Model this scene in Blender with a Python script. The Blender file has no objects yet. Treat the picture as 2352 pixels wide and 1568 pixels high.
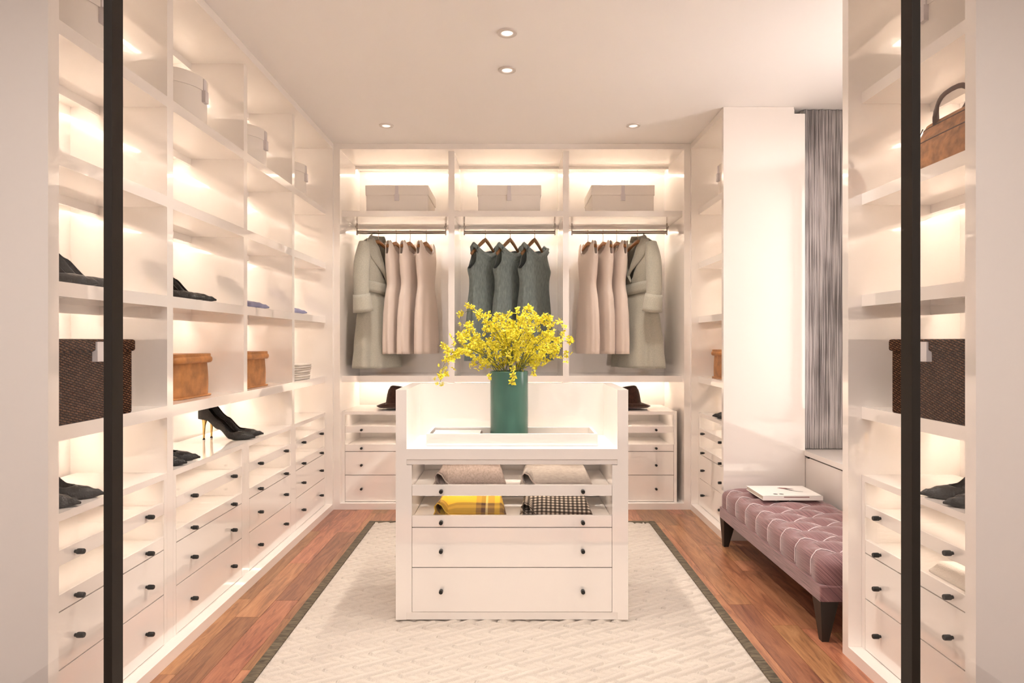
import bpy, bmesh, math, random
import numpy as np
from mathutils import Vector, Matrix, Euler
random.seed(7)
PI = math.pi
S = bpy.context.scene
COL = S.collection

# ------------------------------------------------------------------ camera, world, exposure
F = 1470.0            # focal length in pixels of the 2352 wide frame
H = 1.24              # eye height
cd = bpy.data.cameras.new('camera'); cam = bpy.data.objects.new('camera', cd); COL.objects.link(cam)
cd.sensor_fit = 'HORIZONTAL'; cd.sensor_width = 36.0; cd.lens = 36.0 * F / 2352.0
cd.clip_start = 0.05
cam.location = (0, 0, H); cam.rotation_euler = (PI / 2, 0, 0)
S.camera = cam
W = bpy.data.worlds.new('daylight'); S.world = W; W.use_nodes = True
W.node_tree.nodes['Background'].inputs[0].default_value = (1.0, 0.935, 0.905, 1)
W.node_tree.nodes['Background'].inputs[1].default_value = 4.0
S.view_settings.view_transform = 'Standard'; S.view_settings.look = 'None'
S.view_settings.gamma = 1.0; S.view_settings.use_curve_mapping = False
S.view_settings.exposure = 1.05
LED = 10.0            # strength of the cabinet light strips
SPOT = 27.0           # watts of each ceiling spot
S.cycles.use_denoising = True
S.cycles.max_bounces = 6; S.cycles.diffuse_bounces = 4; S.cycles.glossy_bounces = 3
S.cycles.use_adaptive_sampling = True; S.cycles.adaptive_threshold = 0.25; S.cycles.adaptive_min_samples = 20
S.cycles.transparent_max_bounces = 12; S.cycles.sample_clamp_indirect = 8.0
S.cycles.caustics_reflective = False; S.cycles.caustics_refractive = False
S.cycles.use_light_tree = True

def window_portal(loc, rot, sx, sy):
    l = bpy.data.lights.new('window_portal', 'AREA'); l.shape = 'RECTANGLE'; l.size = sx; l.size_y = sy
    l.cycles.is_portal = True
    o = bpy.data.objects.new('window_portal', l); COL.objects.link(o); o.location = loc; o.rotation_euler = rot
window_portal((2.36, 2.91, 1.6), (0, PI / 2, 0), 1.9, 0.68)       # alcove window
window_portal((0, -0.65, 2.705), (0, 0, 0), 3.0, 3.1)              # portal of the added, unseen skylight that fills from behind the camera

# ------------------------------------------------------------------ materials
M = {}
def nodes(name):
    m = bpy.data.materials.new(name); m.use_nodes = True
    nt = m.node_tree; b = nt.nodes['Principled BSDF']; M[name] = m
    return m, nt, b
def L(nt, a, b): nt.links.new(a, b)
def mat(name, col, rough=0.5, ior=1.45, metal=0.0, emit=None, estr=0.0, sheen=0.0, bump=None, var=None, coat=0):
    """plain procedural material; var=(scale vector, amount) adds a value variation, bump=(scale, dist)"""
    m, nt, b = nodes(name)
    b.inputs['Base Color'].default_value = (*col, 1); b.inputs['Roughness'].default_value = rough
    b.inputs['IOR'].default_value = ior; b.inputs['Metallic'].default_value = metal
    b.inputs['Sheen Weight'].default_value = sheen
    b.inputs['Coat Weight'].default_value = coat
    if emit:
        b.inputs['Emission Color'].default_value = (*emit, 1); b.inputs['Emission Strength'].default_value = estr
    if var or bump:
        tc = nt.nodes.new('ShaderNodeTexCoord')
    if var:
        mp = nt.nodes.new('ShaderNodeMapping'); mp.inputs['Scale'].default_value = var[0]
        no = nt.nodes.new('ShaderNodeTexNoise'); no.inputs['Scale'].default_value = 1; no.inputs['Detail'].default_value = 5
        rp = nt.nodes.new('ShaderNodeMapRange'); rp.inputs[1].default_value = 0.3; rp.inputs[2].default_value = 0.7
        rp.inputs[3].default_value = 1 - var[1]; rp.inputs[4].default_value = 1 + var[1]
        hs = nt.nodes.new('ShaderNodeHueSaturation'); hs.inputs['Color'].default_value = (*col, 1)
        L(nt, tc.outputs['Object'], mp.inputs[0]); L(nt, mp.outputs[0], no.inputs['Vector'])
        L(nt, no.outputs['Fac'], rp.inputs[0]); L(nt, rp.outputs[0], hs.inputs['Value'])
        L(nt, hs.outputs[0], b.inputs['Base Color'])
    if bump:
        n2 = nt.nodes.new('ShaderNodeTexNoise'); n2.inputs['Scale'].default_value = bump[0]; n2.inputs['Detail'].default_value = 3
        bp = nt.nodes.new('ShaderNodeBump'); bp.inputs['Strength'].default_value = 0.6; bp.inputs['Distance'].default_value = bump[1]
        L(nt, tc.outputs['Object'], n2.inputs['Vector']); L(nt, n2.outputs['Fac'], bp.inputs['Height']); L(nt, bp.outputs[0], b.inputs['Normal'])
    return m

LACQ = (0.93, 0.865, 0.808)
mat('lacquer', LACQ, 0.035, 2.6)
mat('plaster', (0.86, 0.80, 0.75), 0.6)
mat('ceiling_paint', (0.95, 0.91, 0.88), 0.55)
mat('dark_bronze', (0.017, 0.012, 0.008), 0.55, 1.35)
mat('knob_black', (0.012, 0.012, 0.011), 0.35)
mat('chrome', (0.46, 0.41, 0.36), 0.14, metal=1)
mat('gold', (0.85, 0.58, 0.22), 0.2, metal=1)
mat('led', (1, 0.9, 0.8), 0.5, emit=(1.0, 0.88, 0.76), estr=LED)
mat('led_rear', (1, 0.9, 0.8), 0.5, emit=(1.0, 0.87, 0.73), estr=LED * 1.1)
mat('led_chest', (1, 0.9, 0.8), 0.5, emit=(1.0, 0.88, 0.76), estr=LED * 0.55)
mat('led_drawer', (1, 0.9, 0.8), 0.5, emit=(1.0, 0.89, 0.78), estr=LED * 0.42)
mat('lamp_glow', (1, 0.95, 0.9), 0.5, emit=(1.0, 0.9, 0.8), estr=0.42)
mat('white_metal', (0.72, 0.66, 0.61), 0.4)
mat('box_paper', (0.90, 0.83, 0.76), 0.4)
mat('strap_grey', (0.74, 0.68, 0.68), 0.4)
mat('tray_base', (0.42, 0.375, 0.315), 0.08, 1.8)
mat('clasp', (0.75, 0.70, 0.69), 0.25)
mat('wool_sage', (0.47, 0.45, 0.375), 0.9, sheen=0.3, var=((150, 150, 150), 0.10), bump=(700, 0.0008))
mat('satin_blush', (0.79, 0.67, 0.59), 0.55, sheen=0.2)
mat('linen_slate', (0.225, 0.275, 0.268), 0.85, sheen=0.25, var=((90, 90, 25), 0.22), bump=(500, 0.001))
mat('hanger_wood', (0.50, 0.22, 0.08), 0.4, var=((8, 60, 60), 0.15))
mat('hanger_wood_dark', (0.30, 0.16, 0.07), 0.4, var=((8, 60, 60), 0.15))
mat('felt_brown', (0.065, 0.027, 0.016), 0.95, sheen=0.2, bump=(120, 0.004), var=((60, 60, 60), 0.3))
mat('croc_black', (0.028, 0.024, 0.019), 0.35)
mat('patent_blue', (0.28, 0.28, 0.41), 0.15)
mat('insole_tan', (0.30, 0.13, 0.06), 0.6)
mat('leather_tan', (0.46, 0.20, 0.065), 0.5, var=((14, 14, 14), 0.35), bump=(90, 0.002))
mat('leather_bag', (0.42, 0.19, 0.07), 0.5, var=((40, 40, 40), 0.35), bump=(120, 0.002))
mat('leather_dark', (0.10, 0.045, 0.028), 0.4)
mat('towel_white', (0.80, 0.73, 0.66), 0.9, bump=(200, 0.003))
mat('towel_edge', (0.42, 0.36, 0.30), 0.9)
mat('vase_green', (0.062, 0.16, 0.122), 0.22, 1.5, var=((9, 9, 2), 0.22))
mat('petal_yellow', (0.86, 0.76, 0.05), 0.55, var=((45, 45, 45), 0.3))
mat('petal_red', (0.35, 0.06, 0.01), 0.6)
mat('stem_green', (0.14, 0.17, 0.05), 0.6)
mat('book_white', (0.82, 0.77, 0.72), 0.35)
mat('page_white', (0.72, 0.64, 0.55), 0.8)
mat('ink_black', (0.02, 0.018, 0.016), 0.5)
mat('ink_red', (0.16, 0.03, 0.025), 0.5)
mat('scarf_taupe', (0.38, 0.30, 0.26), 0.95, var=((160, 30, 160), 0.2), bump=(300, 0.002))
mat('scarf_grey', (0.46, 0.40, 0.35), 0.95, var=((60, 160, 160), 0.12), bump=(300, 0.002))
mat('hem_light', (0.66, 0.55, 0.48), 0.9)
mat('hem_yellow', (0.75, 0.48, 0.07), 0.9)
mat('leg_dark', (0.028, 0.022, 0.017), 0.4)
mat('piping_white', (0.80, 0.68, 0.68), 0.6)
mat('shadow_gap', (0.09, 0.07, 0.06), 0.8)

def mat_glass(name, tint):
    m = bpy.data.materials.new(name); m.use_nodes = True; nt = m.node_tree; M[name] = m
    nt.nodes.remove(nt.nodes['Principled BSDF']); out = nt.nodes['Material Output']
    t = nt.nodes.new('ShaderNodeBsdfTransparent'); t.inputs[0].default_value = (*tint, 1)
    g = nt.nodes.new('ShaderNodeBsdfGlossy'); g.inputs['Roughness'].default_value = 0.0
    f = nt.nodes.new('ShaderNodeFresnel'); ge = nt.nodes.new('ShaderNodeNewGeometry')
    io = nt.nodes.new('ShaderNodeMapRange'); io.inputs[3].default_value = 1.4; io.inputs[4].default_value = 1 / 1.4   # same reflection on both faces of the pane
    L(nt, ge.outputs['Backfacing'], io.inputs[0]); L(nt, io.outputs[0], f.inputs[0])
    x = nt.nodes.new('ShaderNodeMixShader')
    L(nt, f.outputs[0], x.inputs[0]); L(nt, t.outputs[0], x.inputs[1]); L(nt, g.outputs[0], x.inputs[2]); L(nt, x.outputs[0], out.inputs[0])
mat_glass('glass', (0.975, 0.97, 0.965)); mat_glass('tinted_glass', (0.755, 0.755, 0.755)); mat_glass('sheer_glass', (0.93, 0.93, 0.93))

def ramp(nt, stops):
    r = nt.nodes.new('ShaderNodeValToRGB'); e = r.color_ramp.elements
    e[0].position, e[0].color = stops[0][0], (*stops[0][1], 1)
    e[1].position, e[1].color = stops[-1][0], (*stops[-1][1], 1)
    for p, c in stops[1:-1]:
        k = e.new(p); k.color = (*c, 1)
    return r
def mat_wood():
    m, nt, b = nodes('floor_wood')
    ge = nt.nodes.new('ShaderNodeNewGeometry'); oi = nt.nodes.new('ShaderNodeObjectInfo')
    of = nt.nodes.new('ShaderNodeVectorMath'); of.operation = 'SCALE'; of.inputs[0].default_value = (37, 91, 13)
    L(nt, oi.outputs['Random'], of.inputs['Scale'])
    ad = nt.nodes.new('ShaderNodeVectorMath'); ad.operation = 'ADD'
    L(nt, ge.outputs['Position'], ad.inputs[0]); L(nt, of.outputs[0], ad.inputs[1])
    mp = nt.nodes.new('ShaderNodeMapping'); mp.inputs['Scale'].default_value = (26, 3.0, 1)
    L(nt, ad.outputs[0], mp.inputs[0])
    n1 = nt.nodes.new('ShaderNodeTexNoise'); n1.inputs['Scale'].default_value = 1; n1.inputs['Detail'].default_value = 8
    n1.inputs['Roughness'].default_value = 0.68; n1.inputs['Distortion'].default_value = 1.7
    L(nt, mp.outputs[0], n1.inputs['Vector'])
    m2 = nt.nodes.new('ShaderNodeMapping'); m2.inputs['Scale'].default_value = (9, 2.4, 1); L(nt, ad.outputs[0], m2.inputs[0])
    n2 = nt.nodes.new('ShaderNodeTexNoise'); n2.inputs['Scale'].default_value = 1; n2.inputs['Detail'].default_value = 3; L(nt, m2.outputs[0], n2.inputs['Vector'])
    r1 = ramp(nt, [(0.33, (0.085, 0.034, 0.02)), (0.43, (0.25, 0.10, 0.05)), (0.53, (0.41, 0.18, 0.085)), (0.68, (0.56, 0.28, 0.145))])
    L(nt, n1.outputs['Fac'], r1.inputs[0])
    r2 = ramp(nt, [(0.3, (0.26, 0.095, 0.055)), (0.7, (0.50, 0.235, 0.115))]); L(nt, n2.outputs['Fac'], r2.inputs[0])
    mx = nt.nodes.new('ShaderNodeMix'); mx.data_type = 'RGBA'; mx.inputs[0].default_value = 0.35
    L(nt, r1.outputs[0], mx.inputs[6]); L(nt, r2.outputs[0], mx.inputs[7])
    wn = nt.nodes.new('ShaderNodeTexWhiteNoise'); wn.noise_dimensions = '1D'; L(nt, oi.outputs['Random'], wn.inputs['W'])
    vr = nt.nodes.new('ShaderNodeMapRange'); vr.inputs[3].default_value = 0.66; vr.inputs[4].default_value = 1.12; L(nt, wn.outputs['Value'], vr.inputs[0])
    hr = nt.nodes.new('ShaderNodeMapRange'); hr.inputs[3].default_value = 0.488; hr.inputs[4].default_value = 0.512; L(nt, oi.outputs['Random'], hr.inputs[0])
    hs = nt.nodes.new('ShaderNodeHueSaturation'); L(nt, mx.outputs[2], hs.inputs['Color']); L(nt, vr.outputs[0], hs.inputs['Value']); L(nt, hr.outputs[0], hs.inputs['Hue'])
    L(nt, hs.outputs[0], b.inputs['Base Color']); b.inputs['Roughness'].default_value = 0.3; b.inputs['IOR'].default_value = 1.5
    # slight relief of the grain
    bp = nt.nodes.new('ShaderNodeBump'); bp.inputs['Strength'].default_value = 0.12; bp.inputs['Distance'].default_value = 0.002
    L(nt, n1.outputs['Fac'], bp.inputs['Height']); L(nt, bp.outputs[0], b.inputs['Normal'])
mat_wood()
def mat_rug():
    m, nt, b = nodes('rug_cream')
    tc = nt.nodes.new('ShaderNodeTexCoord'); n = nt.nodes.new('ShaderNodeTexNoise'); n.inputs['Scale'].default_value = 420; n.inputs['Detail'].default_value = 3
    L(nt, tc.outputs['Object'], n.inputs['Vector'])
    r = ramp(nt, [(0.3, (0.50, 0.43, 0.365)), (0.7, (0.60, 0.53, 0.46))]); L(nt, n.outputs['Fac'], r.inputs[0]); L(nt, r.outputs[0], b.inputs['Base Color'])
    bp = nt.nodes.new('ShaderNodeBump'); bp.inputs['Strength'].default_value = 0.35; bp.inputs['Distance'].default_value = 0.002
    L(nt, n.outputs['Fac'], bp.inputs['Height']); L(nt, bp.outputs[0], b.inputs['Normal'])
    b.inputs['Roughness'].default_value = 0.95
    m, nt, b = nodes('rug_border')
    tc = nt.nodes.new('ShaderNodeTexCoord'); mp = nt.nodes.new('ShaderNodeMapping'); mp.inputs['Scale'].default_value = (18, 90, 1)
    n = nt.nodes.new('ShaderNodeTexNoise'); n.inputs['Scale'].default_value = 1; n.inputs['Detail'].default_value = 4; n.inputs['Distortion'].default_value = 0.6
    L(nt, tc.outputs['Object'], mp.inputs[0]); L(nt, mp.outputs[0], n.inputs['Vector'])
    r = ramp(nt, [(0.35, (0.05, 0.037, 0.022)), (0.65, (0.16, 0.125, 0.078))]); L(nt, n.outputs['Fac'], r.inputs[0]); L(nt, r.outputs[0], b.inputs['Base Color'])
    b.inputs['Roughness'].default_value = 0.7
mat_rug()
def mat_wicker():
    m, nt, b = nodes('wicker')
    tc = nt.nodes.new('ShaderNodeTexCoord'); sp = nt.nodes.new('ShaderNodeSeparateXYZ'); L(nt, tc.outputs['Object'], sp.inputs[0])
    ad = nt.nodes.new('ShaderNodeMath'); L(nt, sp.outputs[0], ad.inputs[0]); L(nt, sp.outputs[1], ad.inputs[1])
    cb = nt.nodes.new('ShaderNodeCombineXYZ'); sh = nt.nodes.new('ShaderNodeMath'); sh.operation = 'MULTIPLY_ADD'; sh.inputs[1].default_value = 0.28; L(nt, ad.outputs[0], sh.inputs[0]); L(nt, sp.outputs[2], sh.inputs[2])
    L(nt, ad.outputs[0], cb.inputs[0]); L(nt, sh.outputs[0], cb.inputs[1])
    br = nt.nodes.new('ShaderNodeTexBrick'); br.inputs['Scale'].default_value = 1.0
    br.inputs['Brick Width'].default_value = 0.018; br.inputs['Row Height'].default_value = 0.0082
    br.inputs['Mortar Size'].default_value = 0.0040; br.inputs['Mortar Smooth'].default_value = 1.0; br.inputs['Bias'].default_value = 0.0
    br.inputs['Color1'].default_value = (0.22, 0.10, 0.05, 1); br.inputs['Color2'].default_value = (0.10, 0.042, 0.019, 1)
    br.inputs['Mortar'].default_value = (0.007, 0.004, 0.003, 1)
    L(nt, cb.outputs[0], br.inputs['Vector']); L(nt, br.outputs['Color'], b.inputs['Base Color'])
    bp = nt.nodes.new('ShaderNodeBump'); bp.invert = True; bp.inputs['Strength'].default_value = 0.8; bp.inputs['Distance'].default_value = 0.003
    L(nt, br.outputs['Fac'], bp.inputs['Height']); L(nt, bp.outputs[0], b.inputs['Normal']); b.inputs['Roughness'].default_value = 0.9; b.inputs['IOR'].default_value = 1.25
mat_wicker()
def croc_relief():
    m = M['croc_black']; nt = m.node_tree; b = nt.nodes['Principled BSDF']
    tc = nt.nodes.new('ShaderNodeTexCoord'); v = nt.nodes.new('ShaderNodeTexVoronoi'); v.inputs['Scale'].default_value = 130; v.feature = 'DISTANCE_TO_EDGE'
    L(nt, tc.outputs['Object'], v.inputs['Vector'])
    bp = nt.nodes.new('ShaderNodeBump'); bp.inputs['Strength'].default_value = 0.9; bp.inputs['Distance'].default_value = 0.002
    L(nt, v.outputs['Distance'], bp.inputs['Height']); L(nt, bp.outputs[0], b.inputs['Normal'])
    r = ramp(nt, [(0.0, (0.008, 0.007, 0.006)), (0.35, (0.026, 0.022, 0.018))]); L(nt, v.outputs['Distance'], r.inputs[0]); L(nt, r.outputs[0], b.inputs['Base Color'])
croc_relief()
def mat_curtain():
    m, nt, b = nodes('curtain_grey')
    tc = nt.nodes.new('ShaderNodeTexCoord')
    mp = nt.nodes.new('ShaderNodeMapping'); mp.inputs['Scale'].default_value = (150, 150, 2.2); L(nt, tc.outputs['Object'], mp.inputs[0])
    n = nt.nodes.new('ShaderNodeTexNoise'); n.inputs['Scale'].default_value = 1; n.inputs['Detail'].default_value = 5; L(nt, mp.outputs[0], n.inputs['Vector'])
    m2 = nt.nodes.new('ShaderNodeMapping'); m2.inputs['Scale'].default_value = (3.5, 1, 2.3); L(nt, tc.outputs['Object'], m2.inputs[0])
    n2 = nt.nodes.new('ShaderNodeTexNoise'); n2.inputs['Scale'].default_value = 1; n2.inputs['Detail'].default_value = 2; L(nt, m2.outputs[0], n2.inputs['Vector'])
    ad = nt.nodes.new('ShaderNodeMath'); ad.operation = 'MULTIPLY_ADD'; ad.inputs[1].default_value = 0.75
    L(nt, n2.outputs['Fac'], ad.inputs[0]); L(nt, n.outputs['Fac'], ad.inputs[2])
    r = ramp(nt, [(0.64, (0.08, 0.07, 0.066)), (0.80, (0.22, 0.20, 0.195)), (0.96, (0.58, 0.54, 0.53))]); L(nt, ad.outputs[0], r.inputs[0]); L(nt, r.outputs[0], b.inputs['Base Color'])
    b.inputs['Roughness'].default_value = 0.6; b.inputs['Sheen Weight'].default_value = 0.3
mat_curtain()
def mat_bench():
    m, nt, b = nodes('bench_stripe')
    tc = nt.nodes.new('ShaderNodeTexCoord')
    sp = nt.nodes.new('ShaderNodeSeparateXYZ'); L(nt, tc.outputs['Object'], sp.inputs[0])
    ad = nt.nodes.new('ShaderNodeMath'); L(nt, sp.outputs[0], ad.inputs[0]); L(nt, sp.outputs[2], ad.inputs[1])
    m1 = nt.nodes.new('ShaderNodeMath'); m1.operation = 'MULTIPLY'; m1.inputs[1].default_value = 400; L(nt, ad.outputs[0], m1.inputs[0])
    m2 = nt.nodes.new('ShaderNodeMath'); m2.operation = 'MULTIPLY'; m2.inputs[1].default_value = 7; L(nt, sp.outputs[1], m2.inputs[0])
    cb = nt.nodes.new('ShaderNodeCombineXYZ'); L(nt, m1.outputs[0], cb.inputs[0]); L(nt, m2.outputs[0], cb.inputs[1])
    n = nt.nodes.new('ShaderNodeTexNoise'); n.inputs['Scale'].default_value = 1.0; n.inputs['Detail'].default_value = 3; L(nt, cb.outputs[0], n.inputs['Vector'])
    r = ramp(nt, [(0.34, (0.10, 0.040, 0.044)), (0.52, (0.23, 0.105, 0.107)), (0.68, (0.36, 0.185, 0.185))]); L(nt, n.outputs['Fac'], r.inputs[0]); L(nt, r.outputs[0], b.inputs['Base Color'])
    bp = nt.nodes.new('ShaderNodeBump'); bp.inputs['Strength'].default_value = 0.4; bp.inputs['Distance'].default_value = 0.002
    L(nt, n.outputs['Fac'], bp.inputs['Height']); L(nt, bp.outputs[0], b.inputs['Normal'])
    b.inputs['Roughness'].default_value = 0.6; b.inputs['Sheen Weight'].default_value = 0.4
mat_bench()
def axis_band(nt, src, freq, thr_lo, thr_hi, ph=0.0):
    """0..1 stripe signal along one coordinate"""
    a = nt.nodes.new('ShaderNodeMath'); a.operation = 'MULTIPLY_ADD'; a.inputs[1].default_value = freq; a.inputs[2].default_value = ph; L(nt, src, a.inputs[0])
    f = nt.nodes.new('ShaderNodeMath'); f.operation = 'FRACT'; L(nt, a.outputs[0], f.inputs[0])
    r = nt.nodes.new('ShaderNodeMapRange'); r.inputs[1].default_value = thr_lo; r.inputs[2].default_value = thr_hi; L(nt, f.outputs[0], r.inputs[0])
    return r.outputs[0]
def mat_plaids():
    m, nt, b = nodes('scarf_plaid')
    tc = nt.nodes.new('ShaderNodeTexCoord'); sp = nt.nodes.new('ShaderNodeSeparateXYZ'); L(nt, tc.outputs['Object'], sp.inputs[0])
    def stripes(src, stops, freq, ph):
        a = nt.nodes.new('ShaderNodeMath'); a.operation = 'MULTIPLY_ADD'; a.inputs[1].default_value = freq; a.inputs[2].default_value = ph; L(nt, src, a.inputs[0])
        f = nt.nodes.new('ShaderNodeMath'); f.operation = 'FRACT'; L(nt, a.outputs[0], f.inputs[0])
        r = ramp(nt, stops); r.color_ramp.interpolation = 'CONSTANT'; L(nt, f.outputs[0], r.inputs[0]); return r.outputs[0]
    Y = (0.80, 0.50, 0.04); K = (0.10, 0.05, 0.03); O = (0.36, 0.21, 0.05); W1 = (0.85, 0.68, 0.30)
    sx = stripes(sp.outputs[0], [(0.0, Y), (0.2, O), (0.27, K), (0.33, W1), (0.36, O), (0.45, Y), (0.52, O), (0.58, K), (0.64, O), (0.72, Y), (1.0, Y)], 3.0, 0.12)
    sy = stripes(sp.outputs[1], [(0.0, Y), (0.35, O), (0.42, K), (0.52, O), (0.60, K), (0.68, Y), (1.0, Y)], 5.5, 0.3)
    mx = nt.nodes.new('ShaderNodeMix'); mx.data_type = 'RGBA'; mx.inputs[0].default_value = 0.5; L(nt, sx, mx.inputs[6]); L(nt, sy, mx.inputs[7]); L(nt, mx.outputs[2], b.inputs['Base Color'])
    b.inputs['Roughness'].default_value = 0.9
    m, nt, b = nodes('scarf_check')
    tc = nt.nodes.new('ShaderNodeTexCoord'); mp = nt.nodes.new('ShaderNodeMapping'); mp.inputs['Rotation'].default_value = (0, 0, 0.06); L(nt, tc.outputs['Object'], mp.inputs[0])
    sp = nt.nodes.new('ShaderNodeSeparateXYZ'); L(nt, mp.outputs[0], sp.inputs[0])
    zz = nt.nodes.new('ShaderNodeMath'); L(nt, sp.outputs[1], zz.inputs[0]); L(nt, sp.outputs[2], zz.inputs[1])
    def tri(src, f):
        a = nt.nodes.new('ShaderNodeMath'); a.operation = 'MULTIPLY'; a.inputs[1].default_value = f; L(nt, src, a.inputs[0])
        s = nt.nodes.new('ShaderNodeMath'); s.operation = 'SINE'; L(nt, a.outputs[0], s.inputs[0])
        g = nt.nodes.new('ShaderNodeMapRange'); g.inputs[1].default_value = -0.25; g.inputs[2].default_value = 0.25; L(nt, s.outputs[0], g.inputs[0]); return g.outputs[0]
    a = tri(sp.outputs[0], 2 * PI / 0.020); c = tri(zz.outputs[0], 2 * PI / 0.024)
    mu = nt.nodes.new('ShaderNodeMath'); mu.operation = 'ADD'; L(nt, a, mu.inputs[0]); L(nt, c, mu.inputs[1])
    r = ramp(nt, [(0.0, (0.022, 0.016, 0.012)), (0.5, (0.13, 0.095, 0.07)), (1.0, (0.62, 0.52, 0.42))])
    hf = nt.nodes.new('ShaderNodeMath'); hf.operation = 'MULTIPLY'; hf.inputs[1].default_value = 0.5; L(nt, mu.outputs[0], hf.inputs[0]); L(nt, hf.outputs[0], r.inputs[0]); L(nt, r.outputs[0], b.inputs['Base Color'])
    b.inputs['Roughness'].default_value = 0.9
mat_plaids()

# ------------------------------------------------------------------ mesh helpers
class MB:
    def __init__(s): s.v = []; s.f = []; s.mi = []
    def add(s, vs, fs, mi=0):
        o = len(s.v); s.v += [tuple(p) for p in vs]; s.f += [tuple(i + o for i in q) for q in fs]; s.mi += [mi] * len(fs); return s
    def box(s, x0, x1, y0, y1, z0, z1, mi=0):
        x0, x1 = min(x0, x1), max(x0, x1); y0, y1 = min(y0, y1), max(y0, y1); z0, z1 = min(z0, z1), max(z0, z1)
        vs = [(x0, y0, z0), (x1, y0, z0), (x1, y1, z0), (x0, y1, z0), (x0, y0, z1), (x1, y0, z1), (x1, y1, z1), (x0, y1, z1)]
        return s.add(vs, [(0, 3, 2, 1), (4, 5, 6, 7), (0, 1, 5, 4), (1, 2, 6, 5), (2, 3, 7, 6), (3, 0, 4, 7)], mi)
    def lathe(s, prof, n=32, c=(0, 0, 0), axis='Z', cap0=False, cap1=False, mi=0):
        vs = []; fs = []
        for r, h in prof:
            for k in range(n):
                a = 2 * PI * k / n; p = (r * math.cos(a), r * math.sin(a), h)
                if axis == 'Y': p = (p[0], p[2], p[1])
                if axis == 'X': p = (p[2], p[0], p[1])
                vs.append((p[0] + c[0], p[1] + c[1], p[2] + c[2]))
        for i in range(len(prof) - 1):
            for k in range(n):
                fs.append((i * n + k, i * n + (k + 1) % n, (i + 1) * n + (k + 1) % n, (i + 1) * n + k))
        if cap0: fs.append(tuple(reversed(range(n))))
        if cap1: fs.append(tuple((len(prof) - 1) * n + k for k in range(n)))
        return s.add(vs, fs, mi)
    def tube(s, pts, rad, n=8, closed=False, mi=0, flat=1.0):
        pts = [Vector(p) for p in pts]; m = len(pts); rads = rad if hasattr(rad, '__len__') else [rad] * m
        vs = []; fs = []; up = Vector((0, 0, 1))
        for i, p in enumerate(pts):
            a = pts[(i - 1) % m] if (closed or i > 0) else p; b = pts[(i + 1) % m] if (closed or i < m - 1) else p
            t = (b - a).normalized()
            u = up if abs(t.dot(up)) < 0.95 else Vector((0, 1, 0))
            x = t.cross(u).normalized(); y = x.cross(t).normalized()
            for k in range(n):
                ang = 2 * PI * k / n; vs.append(p + x * (math.cos(ang) * rads[i] * flat) + y * (math.sin(ang) * rads[i]))
        for i in range(m if closed else m - 1):
            j = (i + 1) % m
            for k in range(n): fs.append((i * n + k, i * n + (k + 1) % n, j * n + (k + 1) % n, j * n + k))
        if not closed: fs += [tuple(reversed(range(n))), tuple((m - 1) * n + k for k in range(n))]
        return s.add(vs, fs, mi)
    def grid(s, fn, nu, nv, closed_u=False, mi=0):
        vs = [fn(i / (nu if closed_u else nu - 1), j / (nv - 1)) for j in range(nv) for i in range(nu)]; fs = []
        for j in range(nv - 1):
            for i in range(nu if closed_u else nu - 1):
                k = (i + 1) % nu; fs.append((j * nu + i, j * nu + k, (j + 1) * nu + k, (j + 1) * nu + i))
        return s.add(vs, fs, mi)
    def mesh(s, name, mats, smooth=False):
        me = bpy.data.meshes.new(name); me.from_pydata(s.v, [], s.f); me.validate()
        for mm in (mats if isinstance(mats, (list, tuple)) else [mats]): me.materials.append(M[mm])
        if any(s.mi) and len(me.polygons) == len(s.mi): me.polygons.foreach_set('material_index', s.mi)
        bm = bmesh.new(); bm.from_mesh(me); bmesh.ops.recalc_face_normals(bm, faces=bm.faces[:]); bm.to_mesh(me); bm.free()
        if smooth:
            me.polygons.foreach_set('use_smooth', [True] * len(me.polygons))
            if smooth is not True: me.set_sharp_from_angle(angle=math.radians(smooth))
        me.update(); return me
    def obj(s, name, mats, parent=None, smooth=False):
        return put(s.mesh(name, mats, smooth), name, parent)
def put(me, name, parent=None, loc=None, rot=None, scale=None):
    o = bpy.data.objects.new(name, me); COL.objects.link(o)
    if parent: o.parent = parent
    if loc: o.location = loc
    if rot: o.rotation_euler = rot
    if scale: o.scale = scale
    return o
def box(name, x0, x1, y0, y1, z0, z1, m, parent=None, bev=0.0):
    o = MB().box(x0, x1, y0, y1, z0, z1).obj(name, m, parent)
    if bev:
        bm = bmesh.new(); bm.from_mesh(o.data); bmesh.ops.bevel(bm, geom=bm.edges[:], offset=bev, segments=2, affect='EDGES', profile=0.5); bm.to_mesh(o.data); bm.free()
    return o
def tag(o, label, cat, group=None):
    o['label'] = label; o['category'] = cat
    if group: o['group'] = group
    return o
def struct(o): o['kind'] = 'structure'; return o
def thing(name, label, cat, loc=(0, 0, 0), rz=0, group=None):
    o = bpy.data.objects.new(name, None); COL.objects.link(o); o.location = loc; o.rotation_euler = (0, 0, rz); o.empty_display_size = 0.05
    return tag(o, label, cat, group)
def copy_tree(o, parent=None):
    c = o.copy(); COL.objects.link(c); c.parent = parent
    for ch in list(o.children): copy_tree(ch, c)
    return c
def lerp_tab(tab, x):
    if x <= tab[0][0]: return tab[0][1]
    for (a, b), (c, d) in zip(tab, tab[1:]):
        if x <= c:
            t = (x - a) / (c - a); t = t * t * (3 - 2 * t); return b + (d - b) * t
    return tab[-1][1]
def solid(o, t, off=0.0):
    m = o.modifiers.new('thickness', 'SOLIDIFY'); m.thickness = t; m.offset = off; return o

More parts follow.
